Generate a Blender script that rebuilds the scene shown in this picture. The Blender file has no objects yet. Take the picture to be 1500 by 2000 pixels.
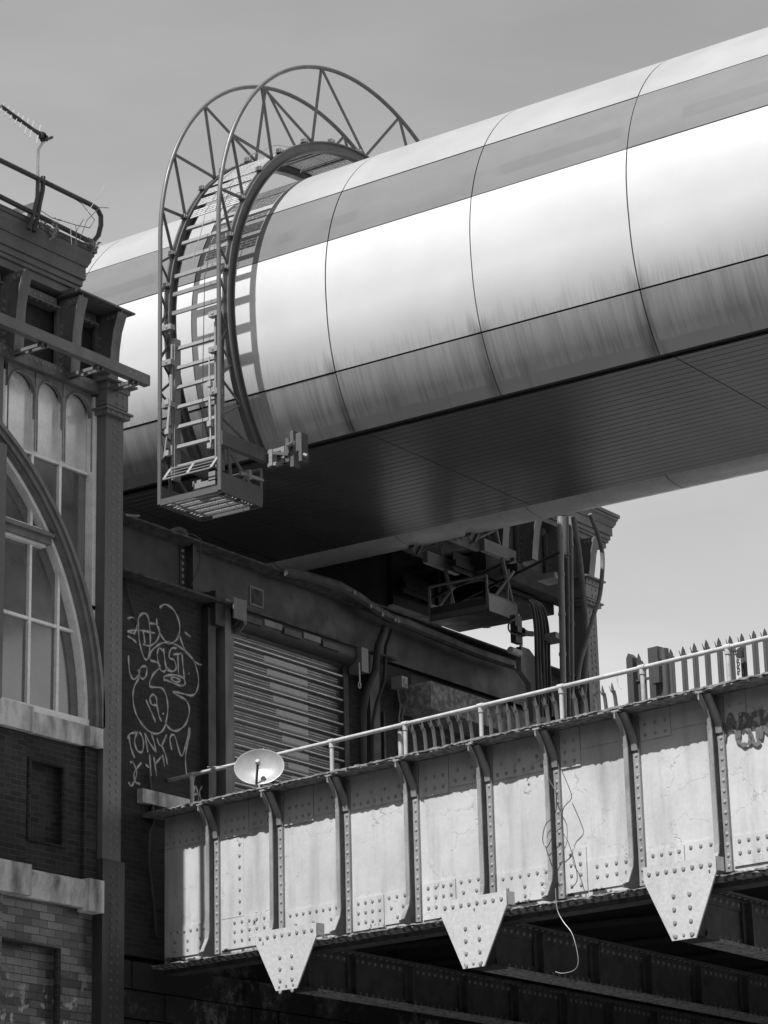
import bpy, math, random
from mathutils import Vector
random.seed(7)
S = bpy.context.scene
COL = S.collection
# ------------------------------------------------------------------ camera, sky, sun, exposure
F, PX, PY, CZ = 5174.0, 350.0, 964.0, 1.6
PITCH = math.atan(1656.0 / 5174.0); YAW = math.radians(39.1)
cd = bpy.data.cameras.new('camera'); cam = bpy.data.objects.new('camera', cd); COL.objects.link(cam)
cam.location = (0, 0, CZ); cam.rotation_euler = (math.pi / 2 + PITCH, 0, YAW)
cd.sensor_width = 36; cd.lens = 36 * F / 2000; cd.shift_x = 0.2; cd.shift_y = -0.018
cd.clip_start = 0.1; cd.clip_end = 3000
S.camera = cam
SUN_EL = math.radians(59.5); SUN_AZ = math.radians(179)      # azimuth counted counter-clockwise from +Y
sdir = Vector((-math.sin(SUN_AZ) * math.cos(SUN_EL), math.cos(SUN_AZ) * math.cos(SUN_EL), math.sin(SUN_EL)))
sl = bpy.data.lights.new('sun', 'SUN'); sun = bpy.data.objects.new('sun', sl); COL.objects.link(sun)
sl.energy = 4.8; sl.angle = math.radians(0.5); sl.color = (1, 1, 1)
sun.rotation_euler = sdir.to_track_quat('Z', 'Y').to_euler()
W = bpy.data.worlds.new('World'); S.world = W; W.use_nodes = True
wn = W.node_tree; wn.nodes.clear()
def wnode(t): return wn.nodes.new(t)
sky = wnode('ShaderNodeTexSky'); sky.sky_type = 'NISHITA'; sky.sun_disc = False
sky.sun_elevation = SUN_EL; sky.sun_rotation = -SUN_AZ; sky.dust_density = 0.4; sky.air_density = 1.0
bw = wnode('ShaderNodeRGBToBW'); bg = wnode('ShaderNodeBackground'); wo = wnode('ShaderNodeOutputWorld')
tc = wnode('ShaderNodeTexCoord'); mp = wnode('ShaderNodeMapping'); mp.inputs['Scale'].default_value = (2.5, 2.5, 9)
ns = wnode('ShaderNodeTexNoise'); ns.inputs['Scale'].default_value = 1.6; ns.inputs['Detail'].default_value = 7
mr = wnode('ShaderNodeMapRange'); mr.inputs['From Min'].default_value = .35; mr.inputs['From Max'].default_value = .75
mr.inputs['To Min'].default_value = .93; mr.inputs['To Max'].default_value = 1.24
mu = wnode('ShaderNodeMath'); mu.operation = 'MULTIPLY'
L = wn.links.new
L(sky.outputs[0], bw.inputs[0]); L(tc.outputs['Generated'], mp.inputs[0]); L(mp.outputs[0], ns.inputs['Vector'])
L(ns.outputs[0], mr.inputs[0]); L(bw.outputs[0], mu.inputs[0]); L(mr.outputs[0], mu.inputs[1])
L(mu.outputs[0], bg.inputs[0]); L(bg.outputs[0], wo.inputs[0]); bg.inputs[1].default_value = 0.13
S.view_settings.view_transform = 'Standard'; S.view_settings.look = 'None'
S.view_settings.exposure = 0.7; S.view_settings.gamma = 1
S.render.engine = 'CYCLES'

# ------------------------------------------------------------------ surveying: photo measurements -> points on the real planes
fh = Vector((-math.sin(YAW), math.cos(YAW), 0)); rt = Vector((math.cos(YAW), math.sin(YAW), 0)); up = Vector((0, 0, 1))
Fw = fh * math.cos(PITCH) + up * math.sin(PITCH); Dn = fh * math.sin(PITCH) - up * math.cos(PITCH); CAM = Vector((0, 0, CZ))
def ray(x, y): return Fw * F + rt * (x - PX) + Dn * (y - PY)
def onx(X, x, y):
    d = ray(x, y); return CAM + d * ((X - CAM.x) / d.x)
def ony(Y, x, y):
    d = ray(x, y); return CAM + d * ((Y - CAM.y) / d.y)
def onz(Z, x, y):
    d = ray(x, y); return CAM + d * ((Z - CAM.z) / d.z)

# ------------------------------------------------------------------ mesh builder
class MB:
    def __init__(s): s.v = []; s.f = []; s.sm = []; s.mi = {}
    def face(s, idx, smooth=False, mi=0):
        if mi: s.mi[len(s.f)] = mi
        s.f.append(tuple(idx)); s.sm.append(smooth)
    def add(s, vs, fs, smooth=False):
        n = len(s.v); s.v += [tuple(v) for v in vs]
        for f in fs: s.face([n + i for i in f], smooth)
    def box(s, x0, x1, y0, y1, z0, z1):
        if x0 > x1: x0, x1 = x1, x0
        if y0 > y1: y0, y1 = y1, y0
        if z0 > z1: z0, z1 = z1, z0
        s.add([(x0,y0,z0),(x1,y0,z0),(x1,y1,z0),(x0,y1,z0),(x0,y0,z1),(x1,y0,z1),(x1,y1,z1),(x0,y1,z1)],
              [(0,3,2,1),(4,5,6,7),(0,1,5,4),(1,2,6,5),(2,3,7,6),(3,0,4,7)]); return s
    def obox(s, o, a, b, c):        # box from corner o and three edge vectors
        o, a, b, c = map(Vector, (o, a, b, c))
        P = [o, o+a, o+a+b, o+b, o+c, o+a+c, o+a+b+c, o+b+c]
        fs = [(0,3,2,1),(4,5,6,7),(0,1,5,4),(1,2,6,5),(2,3,7,6),(3,0,4,7)]
        if a.cross(b).dot(c) < 0: fs = [f[::-1] for f in fs]
        s.add(P, fs); return s
    def prism(s, poly, vec):        # closed planar outline extruded along vec
        vec = Vector(vec); P = [Vector(p) for p in poly]; n = len(P)
        nr = Vector((0,0,0))
        for i in range(n): nr += P[i].cross(P[(i+1) % n])
        if nr.dot(vec) > 0: P = P[::-1]
        s.add(P + [p + vec for p in P], [tuple(range(n)), tuple(range(2*n-1, n-1, -1))] + [((i+1) % n, i, n+i, n+(i+1) % n) for i in range(n)])
        return s
    def tube(s, pts, r, n=8, caps=True, closed=False):
        P = [Vector(p) for p in pts]; m = len(P); rs = r if isinstance(r, (list, tuple)) else [r]*m
        base = len(s.v); prev = None
        for i in range(m):
            if closed: t = P[(i+1) % m] - P[i-1]
            else: t = P[min(i+1, m-1)] - P[max(i-1, 0)]
            t.normalize()
            if prev is None:
                a = Vector((0,0,1)) if abs(t.z) < .9 else Vector((1,0,0))
                u = t.cross(a).normalized()
            else:
                u = prev - t * prev.dot(t)
                u = u.normalized() if u.length > 1e-6 else t.orthogonal().normalized()
            prev = u; w = t.cross(u)
            for k in range(n):
                a = 2*math.pi*k/n; s.v.append(tuple(P[i] + (u*math.cos(a) + w*math.sin(a)) * rs[i]))
        for i in range(m if closed else m-1):
            j = (i+1) % m
            for k in range(n):
                s.face((base+i*n+k, base+i*n+(k+1) % n, base+j*n+(k+1) % n, base+j*n+k), True)
        if caps and not closed:
            s.face([base+k for k in range(n)][::-1]); s.face([base+(m-1)*n+k for k in range(n)])
        return s
    def bar(s, a, b, w, h, upv=(0,0,1)):   # rectangular bar between two points
        a, b = Vector(a), Vector(b); t = (b-a).normalized(); u = t.cross(Vector(upv))
        if u.length < 1e-4: u = t.cross(Vector((1,0,0)))
        u.normalize(); v = u.cross(t)
        o = a - u*w/2 - v*h/2; s.obox(o, b-a, u*w, v*h); return s
    def rivet(s, p, n, r=.03, h=None):
        p, n = Vector(p), Vector(n).normalized(); h = h or r*.6
        u = n.orthogonal().normalized(); w = n.cross(u); b = len(s.v)
        for rr, hh in ((r, 0), (r*.82, h*.6)):
            for k in range(7):
                a = 2*math.pi*k/7; s.v.append(tuple(p + (u*math.cos(a)+w*math.sin(a))*rr + n*hh))
        s.v.append(tuple(p + n*h))
        for k in range(7):
            q = (k+1) % 7
            s.face((b+k, b+q, b+7+q, b+7+k), True, 1); s.face((b+7+k, b+7+q, b+14), True, 1)
        return s
    def revolve(s, axis_o, axis_d, prof, n=24):
        o, d = Vector(axis_o), Vector(axis_d).normalized(); u = d.orthogonal().normalized(); w = d.cross(u); b = len(s.v)
        for (r, h) in prof:
            for k in range(n):
                a = 2*math.pi*k/n; s.v.append(tuple(o + d*h + (u*math.cos(a)+w*math.sin(a))*r))
        for i in range(len(prof)-1):
            for k in range(n):
                q = (k+1) % n; s.face((b+i*n+k, b+i*n+q, b+(i+1)*n+q, b+(i+1)*n+k), True)
        return s
    def build(s, name, mat, parent=None, kind=None):
        me = bpy.data.meshes.new(name)
        o = bpy.data.objects.new(name, me); COL.objects.link(o)
        off = Vector((0,0,0))
        if parent is not None:
            r = parent
            while r.parent is not None: r = r.parent
            off = Vector(r.location); o.parent = parent
        me.from_pydata([(v[0]-off.x, v[1]-off.y, v[2]-off.z) for v in s.v], [], s.f)
        me.polygons.foreach_set('use_smooth', s.sm); me.update(); me.set_sharp_from_angle(angle=math.radians(38))
        me.materials.append(mat)
        if s.mi:
            me.materials.append(RIV.get(mat.name, mat))
            for i in s.mi: me.polygons[i].material_index = 1
        if kind: o['kind'] = kind
        return o
def thing(name, label, cat, loc, group=None):
    o = bpy.data.objects.new(name, None); COL.objects.link(o); o.location = loc; o.empty_display_size = .2
    o['label'] = label; o['category'] = cat
    if group: o['group'] = group
    return o
def single(mb, name, mat, label, cat, group=None, kind=None):
    o = mb.build(name, mat, None, kind)
    if label: o['label'] = label
    if cat: o['category'] = cat
    if group: o['group'] = group
    return o

# ------------------------------------------------------------------ materials (the photograph is black and white: every colour is a grey)
class NT:
    def __init__(s, name):
        s.m = bpy.data.materials.new(name); s.m.use_nodes = True; s.t = s.m.node_tree
        s.p = s.t.nodes['Principled BSDF']; s.tc = s.t.nodes.new('ShaderNodeTexCoord')
        g = s.t.nodes.new('ShaderNodeNewGeometry'); s.pos = g.outputs['Position']
        sp = s.t.nodes.new('ShaderNodeSeparateXYZ'); s.link(s.pos, sp.inputs[0]); s.x, s.y, s.z = sp.outputs
    def link(s, a, b): s.t.links.new(a, b)
    def math(s, op, a, b=0.0, c=None, clamp=False):
        n = s.t.nodes.new('ShaderNodeMath'); n.operation = op; n.use_clamp = clamp
        for i, q in enumerate((a, b) if c is None else (a, b, c)):
            if isinstance(q, (int, float)): n.inputs[i].default_value = q
            else: s.link(q, n.inputs[i])
        return n.outputs[0]
    def rng(s, v, a, b, c=0.0, d=1.0):
        n = s.t.nodes.new('ShaderNodeMapRange'); s.link(v, n.inputs[0])
        for i, q in enumerate((a, b, c, d)): n.inputs[i+1].default_value = q
        return n.outputs[0]
    def vec(s, x, y, z):
        n = s.t.nodes.new('ShaderNodeCombineXYZ')
        for i, q in enumerate((x, y, z)):
            if isinstance(q, (int, float)): n.inputs[i].default_value = q
            else: s.link(q, n.inputs[i])
        return n.outputs[0]
    def noise(s, scale, detail=5, vec=None, rough=.6, st=(1,1,1)):
        n = s.t.nodes.new('ShaderNodeTexNoise'); n.inputs['Scale'].default_value = scale
        n.inputs['Detail'].default_value = detail; n.inputs['Roughness'].default_value = rough
        m = s.t.nodes.new('ShaderNodeMapping'); m.inputs['Scale'].default_value = st
        s.link(vec or s.pos, m.inputs[0]); s.link(m.outputs[0], n.inputs['Vector'])
        return n.outputs[0]
    def mix(s, f, a, b):
        return s.math('ADD', s.math('MULTIPLY', s.math('SUBTRACT', 1.0, f), a), s.math('MULTIPLY', f, b))
    def col(s, v): s.link(s.vec(v, v, v), s.p.inputs['Base Color'])
    def bump(s, h, strength=.3, dist=.02):
        b = s.t.nodes.new('ShaderNodeBump'); b.inputs['Strength'].default_value = strength; b.inputs['Distance'].default_value = dist
        s.link(h, b.inputs['Height']); s.link(b.outputs[0], s.p.inputs['Normal'])
    def rm(s, r, m=0.0, spec=None):
        if isinstance(r, (int, float)): s.p.inputs['Roughness'].default_value = r
        else: s.link(r, s.p.inputs['Roughness'])
        s.p.inputs['Metallic'].default_value = m
        if spec is not None: s.p.inputs['Specular IOR Level'].default_value = spec
        return s.m
def paint(name, g, rough=.5, dirt=.35, dirtg=None, metal=0.0, scale=3.0, bump=.15, streak=False):
    t = NT(name); n1 = t.noise(scale, 8, st=(1,1,.35) if streak else (1,1,1)); n2 = t.noise(scale*9, 5)
    f = t.math('MULTIPLY', t.rng(n1, .42, .72), dirt)
    c = t.mix(f, g, dirtg if dirtg is not None else g*.4)
    c = t.math('MULTIPLY', c, t.rng(n2, .25, .75, .86, 1.14)); t.col(c)
    t.bump(t.math('ADD', n2, n1), bump, .008)
    return t.rm(t.rng(n1, .3, .7, rough-.1, rough+.15), metal)
def brickmat(name, dark, light, mortar, bw=.225, bh=.075, bias=0.0, rough=.8, glazed=False, patch=None):
    t = NT(name); b = t.t.nodes.new('ShaderNodeTexBrick')
    t.link(t.vec(t.math('ADD', t.x, t.y), t.z, 0.0), b.inputs['Vector'])
    b.inputs['Scale'].default_value = 1; b.inputs['Brick Width'].default_value = bw; b.inputs['Row Height'].default_value = bh
    b.inputs['Mortar Size'].default_value = .006; b.inputs['Mortar Smooth'].default_value = .3; b.inputs['Bias'].default_value = bias
    b.inputs['Color1'].default_value = (dark,)*3 + (1,); b.inputs['Color2'].default_value = (light,)*3 + (1,)
    b.inputs['Mortar'].default_value = (mortar,)*3 + (1,)
    s_ = t.t.nodes.new('ShaderNodeSeparateColor'); t.link(b.outputs[0], s_.inputs[0]); c = s_.outputs[0]
    n1 = t.noise(.9, 7); n2 = t.noise(30, 4)
    c = t.math('MULTIPLY', c, t.rng(n1, .3, .7, .55, 1.35)); c = t.math('MULTIPLY', c, t.rng(n2, .2, .8, .75, 1.25))
    if patch:   # pale peeled paint spots
        n3 = t.noise(5, 6); zf = t.rng(t.z, patch[0], patch[1], 1.0, 0.0)
        m = t.math('MULTIPLY', t.rng(n3, .56, .60), zf); c = t.mix(m, c, patch[2])
    t.col(c)
    h = t.math('ADD', t.math('MULTIPLY', b.outputs['Fac'], -1.0), t.math('MULTIPLY', n2, .4)); t.bump(h, .6, .012)
    return t.rm(rough if not glazed else t.rng(n1, .3, .7, .18, .5))

M = {}
M['steel'] = paint('grey_steel_paint', .14, .45, .7, .03, streak=True)
M['steel_dk'] = paint('dark_steel_paint', .030, .5, .6, .012)
M['steel_col'] = paint('column_paint', .12, .4, .45, .07, streak=True)
M['steel_base'] = paint('column_base_paint', .045, .45, .7, .015, streak=True)
M['cornice'] = paint('cornice_paint', .11, .5, .5, .06, streak=True, scale=2)
M['fascia'] = paint('fascia_paint', .02, .6, .5, .010)
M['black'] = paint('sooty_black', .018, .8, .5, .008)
M['frame'] = paint('window_frame_paint', .85, .5, .45, .42, scale=5)
M['tracery'] = paint('tracery_paint', .26, .5, .6, .08, scale=6)
M['archring'] = paint('arch_ring_paint', .17, .5, .6, .06, scale=4)
M['stone'] = paint('weathered_stone', .62, .85, .97, .06, scale=3.2, bump=.5, streak=True)
M['gantry'] = paint('gantry_paint', .10, .4, .4, .05)
M['gantry_lt'] = paint('gantry_ladder_paint', .19, .4, .35, .15)
M['galv'] = paint('galvanised_planks', .34, .4, .3, .35, metal=.2)
M['galvdull'] = paint('galvanised_steel', .26, .45, .5, .2, metal=.3)
M['rail'] = paint('handrail_paint', .40, .5, .6, .14, scale=6)
M['pale'] = paint('palisade_steel', .22, .45, .5, .10, metal=.3, scale=4)
M['dish'] = paint('dish_enamel', .25, .33, .4, .35, scale=6)
M['rust'] = paint('rusty_flange', .24, .8, .95, .02, scale=12, bump=.8)
M['rustdk'] = paint('rusty_dark_steel', .06, .85, .9, .010, scale=8, bump=.6)
M['cross'] = paint('cross_girder_paint', .06, .5, .8, .018, scale=4, bump=.4)
M['pale_md'] = paint('palisade_steel_worn', .15, .4, .6, .05, metal=.3, scale=6)
M['pale_dk'] = paint('palisade_steel_dark', .06, .5, .5, .05, metal=.2, scale=4)
M['ballast'] = paint('dusty_concrete_deck', .28, .9, .5, .12)
M['cable'] = paint('black_cable', .03, .5, .2)
M['hose'] = paint('grey_hose', .12, .6, .3)
M['alum'] = paint('aluminium_mast', .6, .35, .3, .3, metal=.6)
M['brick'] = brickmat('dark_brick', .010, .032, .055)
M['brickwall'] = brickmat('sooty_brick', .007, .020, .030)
M['glazed'] = brickmat('glazed_brick', .045, .22, .05, bw=.30, bh=.10, bias=.1, glazed=True, patch=(5.3, 6.2, .55))
M['abut'] = paint('sooty_stone', .012, .85, .9, .17, scale=2.6, bump=.9, streak=True)
M['leaf'] = paint('weed_leaf', .09, .6, .3)
M['twig'] = paint('dry_twig', .25, .7, .3)
M['spray'] = paint('spray_paint', .46, .7, .85, .12, scale=11, bump=0.02)
M['spray_haze'] = paint('overspray', .075, .8, .8, .02, scale=14, bump=.02)
M['sprayd'] = paint('dark_spray_paint', .10, .7, .5, .2, scale=4, bump=.02)
M['asphalt'] = paint('street_surface', .13, .9, .4)
M['slat'] = paint('shutter_steel', .17, .28, .5, .10, metal=.85, scale=5, bump=.04)
M['slatlt'] = paint('shutter_pale_patch', .42, .55, .3, .3, scale=7, bump=.05)  # paler tone for the blocks across the shutter

RIV = {}
# girder web: pale paint with cracks and rust spots
t = NT('girder_pale_paint'); n1 = t.noise(1.2, 8); n2 = t.noise(22, 6); n3 = t.noise(3.2, 9, rough=.68)
wv = t.noise(5, 3); v = t.t.nodes.new('ShaderNodeTexVoronoi'); v.feature = 'DISTANCE_TO_EDGE'; v.inputs['Scale'].default_value = 1.8
vd = t.vec(t.math('ADD', t.x, t.math('MULTIPLY', wv, .5)), t.y, t.math('ADD', t.z, t.math('MULTIPLY', n3, .6))); t.link(vd, v.inputs['Vector'])
crack = t.math('MULTIPLY', t.rng(v.outputs['Distance'], 0.0, .012, 1.0, 0.0), t.rng(n1, .45, .6))
low = t.rng(t.z, 6.40, 6.54, 1.0, 0.0); rust = t.math('MAXIMUM', t.rng(n3, .665, .69), t.rng(t.math('ADD', n3, t.math('MULTIPLY', low, .22)), .66, .69))
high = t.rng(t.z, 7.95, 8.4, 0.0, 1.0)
c = t.math('MULTIPLY', t.rng(n1, .3, .7, .39, .51), t.rng(n2, .3, .7, .95, 1.05))
st = t.noise(4.5, 7, st=(1, 1, .10)); c = t.math('MULTIPLY', c, t.rng(st, .48, .72, 1.0, .72))
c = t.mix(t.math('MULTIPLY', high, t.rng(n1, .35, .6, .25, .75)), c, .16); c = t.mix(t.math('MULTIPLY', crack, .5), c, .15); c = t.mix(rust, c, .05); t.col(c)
t.bump(t.math('ADD', t.math('MULTIPLY', crack, -1.2), t.math('ADD', t.math('MULTIPLY', n1, .8), t.math('ADD', t.math('MULTIPLY', rust, -1.5), t.math('MULTIPLY', n2, .15)))), .45, .015)
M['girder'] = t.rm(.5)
M['st_web_shade'] = paint('stiffener_web_shade_paint', .085, .6, .7, .03, scale=6, streak=True)  # whole leg painted dark to stand for its shaded side face
M['gusset'] = paint('gusset_paint', .44, .5, .45, .26, scale=2.5, streak=True, bump=.3)
M['girder_st'] = paint('girder_stiffener_paint', .27, .5, .7, .07, scale=5, streak=True, bump=.4)

t = NT('sooty_stone_patches'); n1 = t.noise(1.5, 9, rough=.7); n2 = t.noise(.55, 6, st=(1, 1, 1.4)); n3 = t.noise(24, 5)
f = t.math('MULTIPLY', t.rng(n1, .50, .60), t.rng(n2, .48, .58)); c = t.mix(f, .013, .16)
c = t.math('MULTIPLY', c, t.rng(n3, .25, .75, .6, 1.5)); t.col(c); t.bump(t.math('ADD', n1, t.math('MULTIPLY', n3, .3)), .9, .05)
M['abut'] = t.rm(.8)
# tube cladding
def cladding(name, g, rough, metal, streak_z, sheen=.0, strength=.5):
    t = NT(name)
    fine = t.noise(1.0, 6, st=(22, 2.2, .45)); broad = t.noise(1.0, 5, st=(3.2, 1, .35)); cloud = t.noise(.9, 5)
    if streak_z[0] > 14.5:                                             # side panels: drips of uneven length just above the lower joint
        hgt = t.rng(t.noise(1.0, 4, st=(9, .01, .01)), .32, .68, .05, streak_z[1]-streak_z[0])
        zf = t.math('SUBTRACT', 1.0, t.math('DIVIDE', t.math('SUBTRACT', t.z, streak_z[0]), hgt), clamp=True)
        fine2 = t.noise(1.0, 3, st=(60, 4, .8))
        f = t.math('MULTIPLY', t.rng(fine2, .40, .58), zf)
    else:
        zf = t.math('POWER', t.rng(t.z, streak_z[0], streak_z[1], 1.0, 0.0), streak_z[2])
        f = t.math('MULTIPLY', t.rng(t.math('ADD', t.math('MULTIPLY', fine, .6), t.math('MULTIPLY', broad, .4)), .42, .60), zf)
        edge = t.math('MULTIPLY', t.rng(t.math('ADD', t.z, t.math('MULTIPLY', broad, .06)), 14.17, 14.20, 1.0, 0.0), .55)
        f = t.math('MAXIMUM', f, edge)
    # grime gathers beside the vertical joints (one every 2.47 m)
    u = t.math('MODULO', t.math('ADD', t.x, 20.69 + 2.47*40), 2.47); du = t.math('MINIMUM', u, t.math('SUBTRACT', 2.47, u))
    e = t.math('MULTIPLY', t.rng(t.math('ADD', du, t.math('MULTIPLY', cloud, .12)), .04, .26, 1.0, 0.0), t.rng(broad, .35, .6))
    f2 = t.math('MULTIPLY', e, zf)
    f = t.math('MINIMUM', t.math('ADD', t.math('MULTIPLY', f, strength), t.math('MULTIPLY', f2, .85)), 1.0)
    c = t.mix(f, t.math('MULTIPLY', t.rng(cloud, .3, .7, .95, 1.03), g), g*.22); t.col(c)
    t.bump(t.noise(1.1, 3), .08, .05)
    return t.rm(t.rng(cloud, .3, .7, rough-.04, rough+.06), metal)
M['clad'] = cladding('tube_side_cladding', .54, .38, .12, (14.80, 15.30, 1.6), strength=.30)
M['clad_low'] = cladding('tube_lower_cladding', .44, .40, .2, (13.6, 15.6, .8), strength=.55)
M['clad_lip'] = paint('tube_lip_cladding', .38, .4, .4, .2, scale=2)
M['clad_top'] = cladding('tube_top_cladding', .29, .42, .2, (12, 12.1, 1))
t = NT('tube_glazing'); a = t.noise(1, 4, st=(1.1, 1, 3)); b_ = t.noise(3, 6)
bar = t.math('MULTIPLY', t.math('MULTIPLY', t.rng(t.z, 16.98, 17.0), t.rng(t.z, 17.18, 17.2, 1.0, 0.0)), t.rng(t.noise(.55, 1, st=(1, .01, .01)), .50, .53))
c = t.math('MULTIPLY', t.math('MULTIPLY', t.rng(a, .35, .65, .125, .14), t.rng(b_, .3, .7, .97, 1.03)), t.math('SUBTRACT', 1.0, t.math('MULTIPLY', bar, .14))); t.col(c); M['glazing'] = t.rm(.34, .0)
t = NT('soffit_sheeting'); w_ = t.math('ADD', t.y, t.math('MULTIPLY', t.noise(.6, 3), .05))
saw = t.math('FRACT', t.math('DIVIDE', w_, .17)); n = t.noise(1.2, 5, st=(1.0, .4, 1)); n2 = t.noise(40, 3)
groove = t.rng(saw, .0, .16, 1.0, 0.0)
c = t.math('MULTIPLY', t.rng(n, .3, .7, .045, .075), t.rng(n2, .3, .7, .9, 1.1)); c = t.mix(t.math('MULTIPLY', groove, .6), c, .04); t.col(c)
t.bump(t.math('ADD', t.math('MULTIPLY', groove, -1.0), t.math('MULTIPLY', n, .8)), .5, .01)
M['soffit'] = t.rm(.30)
def glass(name, lo, hi, rough):
    t = NT(name); n1 = t.noise(1.3, 5); n2 = t.noise(26, 4)
    c = t.math('MULTIPLY', t.rng(n1, .3, .7, lo, hi), t.rng(n2, .3, .75, .93, 1.08)); t.col(c)
    return t.rm(t.rng(n1, .3, .7, rough, rough+.1), 0, .6)
M['glass_dusty'] = glass('dusty_glass', .45, .85, .13); M['glass_dusty'].node_tree.nodes['Principled BSDF'].inputs['IOR'].default_value = 2.6
M['glass'] = glass('dark_window_glass', .05, .13, .06); M['glass'].node_tree.nodes['Principled BSDF'].inputs['IOR'].default_value = 2.3
M['carved'] = M['steel']

rv = paint('girder_rivet_paint', .27, .5, .7, .10, scale=9)
for q in (M['girder'], M['gusset']): RIV[q.name] = rv
RIV[M['girder_st'].name] = paint('stiffener_rivet_paint', .30, .5, .7, .12, scale=9)
rv = paint('worn_rivet_paint', .19, .4, .4, .12, scale=9)
for q in (M['steel'], M['steel_dk'], M['cross']): RIV[q.name] = rv
RIV[M['steel_col'].name] = paint('column_rivet_paint', .16, .4, .4, .08, scale=9); RIV[M['steel_base'].name] = paint('casing_rivet_paint', .075, .4, .5, .03, scale=9)
RIV[M['slat'].name] = paint('shutter_glint_paint', .40, .35, .3, .35, metal=.4, scale=9)  # pale glint painted along the slat crests

# ------------------------------------------------------------------ ground
g = MB(); g.add([(-900,-900,0),(900,-900,0),(900,900,0),(-900,900,0)], [(0,1,2,3)]); single(g, 'road', M['asphalt'], None, None, kind='structure')
# ================================================================== FOOTBRIDGE TUBE
YT, ZT, RT = 31.70, 16.07, 2.98
def cyl(X, deg, r):
    q = deg % 360                                                      # flanks are steeper than a true circle low down
    d = max(0, q-186)/34 if q < 270 else 0
    far = max(0, 1-abs(q-329)/31)*.30 + (.32*math.cos(math.radians(q)) if (q < 90 or q > 270) else 0)   # flatter, wider far flank
    r = r - .05 + .15*min(1, d)**1.1 + .05*max(0, math.sin(math.radians(q))) + far
    a = math.radians(deg); return (X, YT + r*math.cos(a), ZT + r*math.sin(a))
fb = thing('tubular_footbridge', 'huge pale metal-clad tube bridge crossing overhead with a dark ribbed underside', 'footbridge', (-20, YT, 14.07))
X0 = -20.67; BAY = 2.47
def shell(x0, x1, a0, a1, r0, r1, seg=2.0):
    m = MB(); n = max(2, int(abs(a1-a0)/seg)); P = []
    for i in range(n+1):
        a = a0 + (a1-a0)*i/n
        P += [cyl(x0, a, r1), cyl(x1, a, r1), cyl(x1, a, r0), cyl(x0, a, r0)]
    m.v = P
    for i in range(n):
        b = 4*i
        m.face((b, b+1, b+5, b+4), True)
        m.face((b+1, b+2, b+6, b+5)); m.face((b+2, b+3, b+7, b+6), True); m.face((b+3, b, b+4, b+7))
    m.face((0, 3, 2, 1)); m.face((4*n, 4*n+1, 4*n+2, 4*n+3))
    return m
core = MB(); N = 90; xs = (X0-5*BAY, X0+7*BAY)
for xx in xs:
    for i in range(N+1):
        core.v.append(cyl(xx, -31 + 253.2*i/N, RT-.055))
for i in range(N): core.face((i, N+1+i, N+2+i, i+1), True)
core.face((0, N, 2*N+1, N+1)); core.face(range(N+1)); core.face(range(2*N+1, N, -1))
core.build('inner_drum', M['black'], fb)
rp = random.Random(21)
for k in range(-5, 7):
    a, b = X0 + k*BAY + .009, X0 + (k+1)*BAY - .009
    shell(a, b, 33.5, 146.5, RT-.03, RT, 3).build('top_panel', M['clad_top'], fb)
    for (p, q) in ((147.0, 165.9), (14.1, 33.0)): shell(a, b, p, q, RT-.03, RT+rp.uniform(-.004, .004)).build('window_band', M['glazing'], fb)
    for (p, q) in ((166.3, 204.9), (-24.9, 13.7)): shell(a, b, p, q, RT-.03, RT+rp.uniform(-.004, .004)).build('side_panel', M['clad'], fb)
    for (p, q) in ((205.35, 222.2), (-31, -25.1)): shell(a, b, p, q, RT-.03, RT+rp.uniform(-.004, .004)).build('lower_panel', M['clad_low'], fb)
for k in range(-5, 7):                                                   # rolled lower lip of the far flank, seen from below
    a, b = X0 + k*BAY + .009, X0 + (k+1)*BAY - .009
    sec = [(33.995,14.01),(34.06,13.975),(34.18,13.945),(34.34,13.93),(34.50,13.935),(34.64,13.965),(34.75,14.01),(34.83,14.09),(34.86,14.22),(34.80,14.22),(34.74,14.10),(34.40,14.04),(34.02,14.03)]
    m = MB(); m.prism([(a, y, z) for y, z in sec], (b-a, 0, 0)); m.sm = [False, False] + [True]*(len(m.f)-2); m.build('rolled_lip', M['clad_lip'], fb)
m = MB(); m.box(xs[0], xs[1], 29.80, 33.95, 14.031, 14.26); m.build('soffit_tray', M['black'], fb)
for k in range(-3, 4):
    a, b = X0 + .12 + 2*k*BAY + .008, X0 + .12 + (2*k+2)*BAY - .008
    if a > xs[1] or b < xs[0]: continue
    m = MB(); m.box(max(a, xs[0]), min(b, xs[1]), 29.62, 33.98, 14.0, 14.03); m.build('soffit_panel', M['soffit'], fb)

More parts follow.
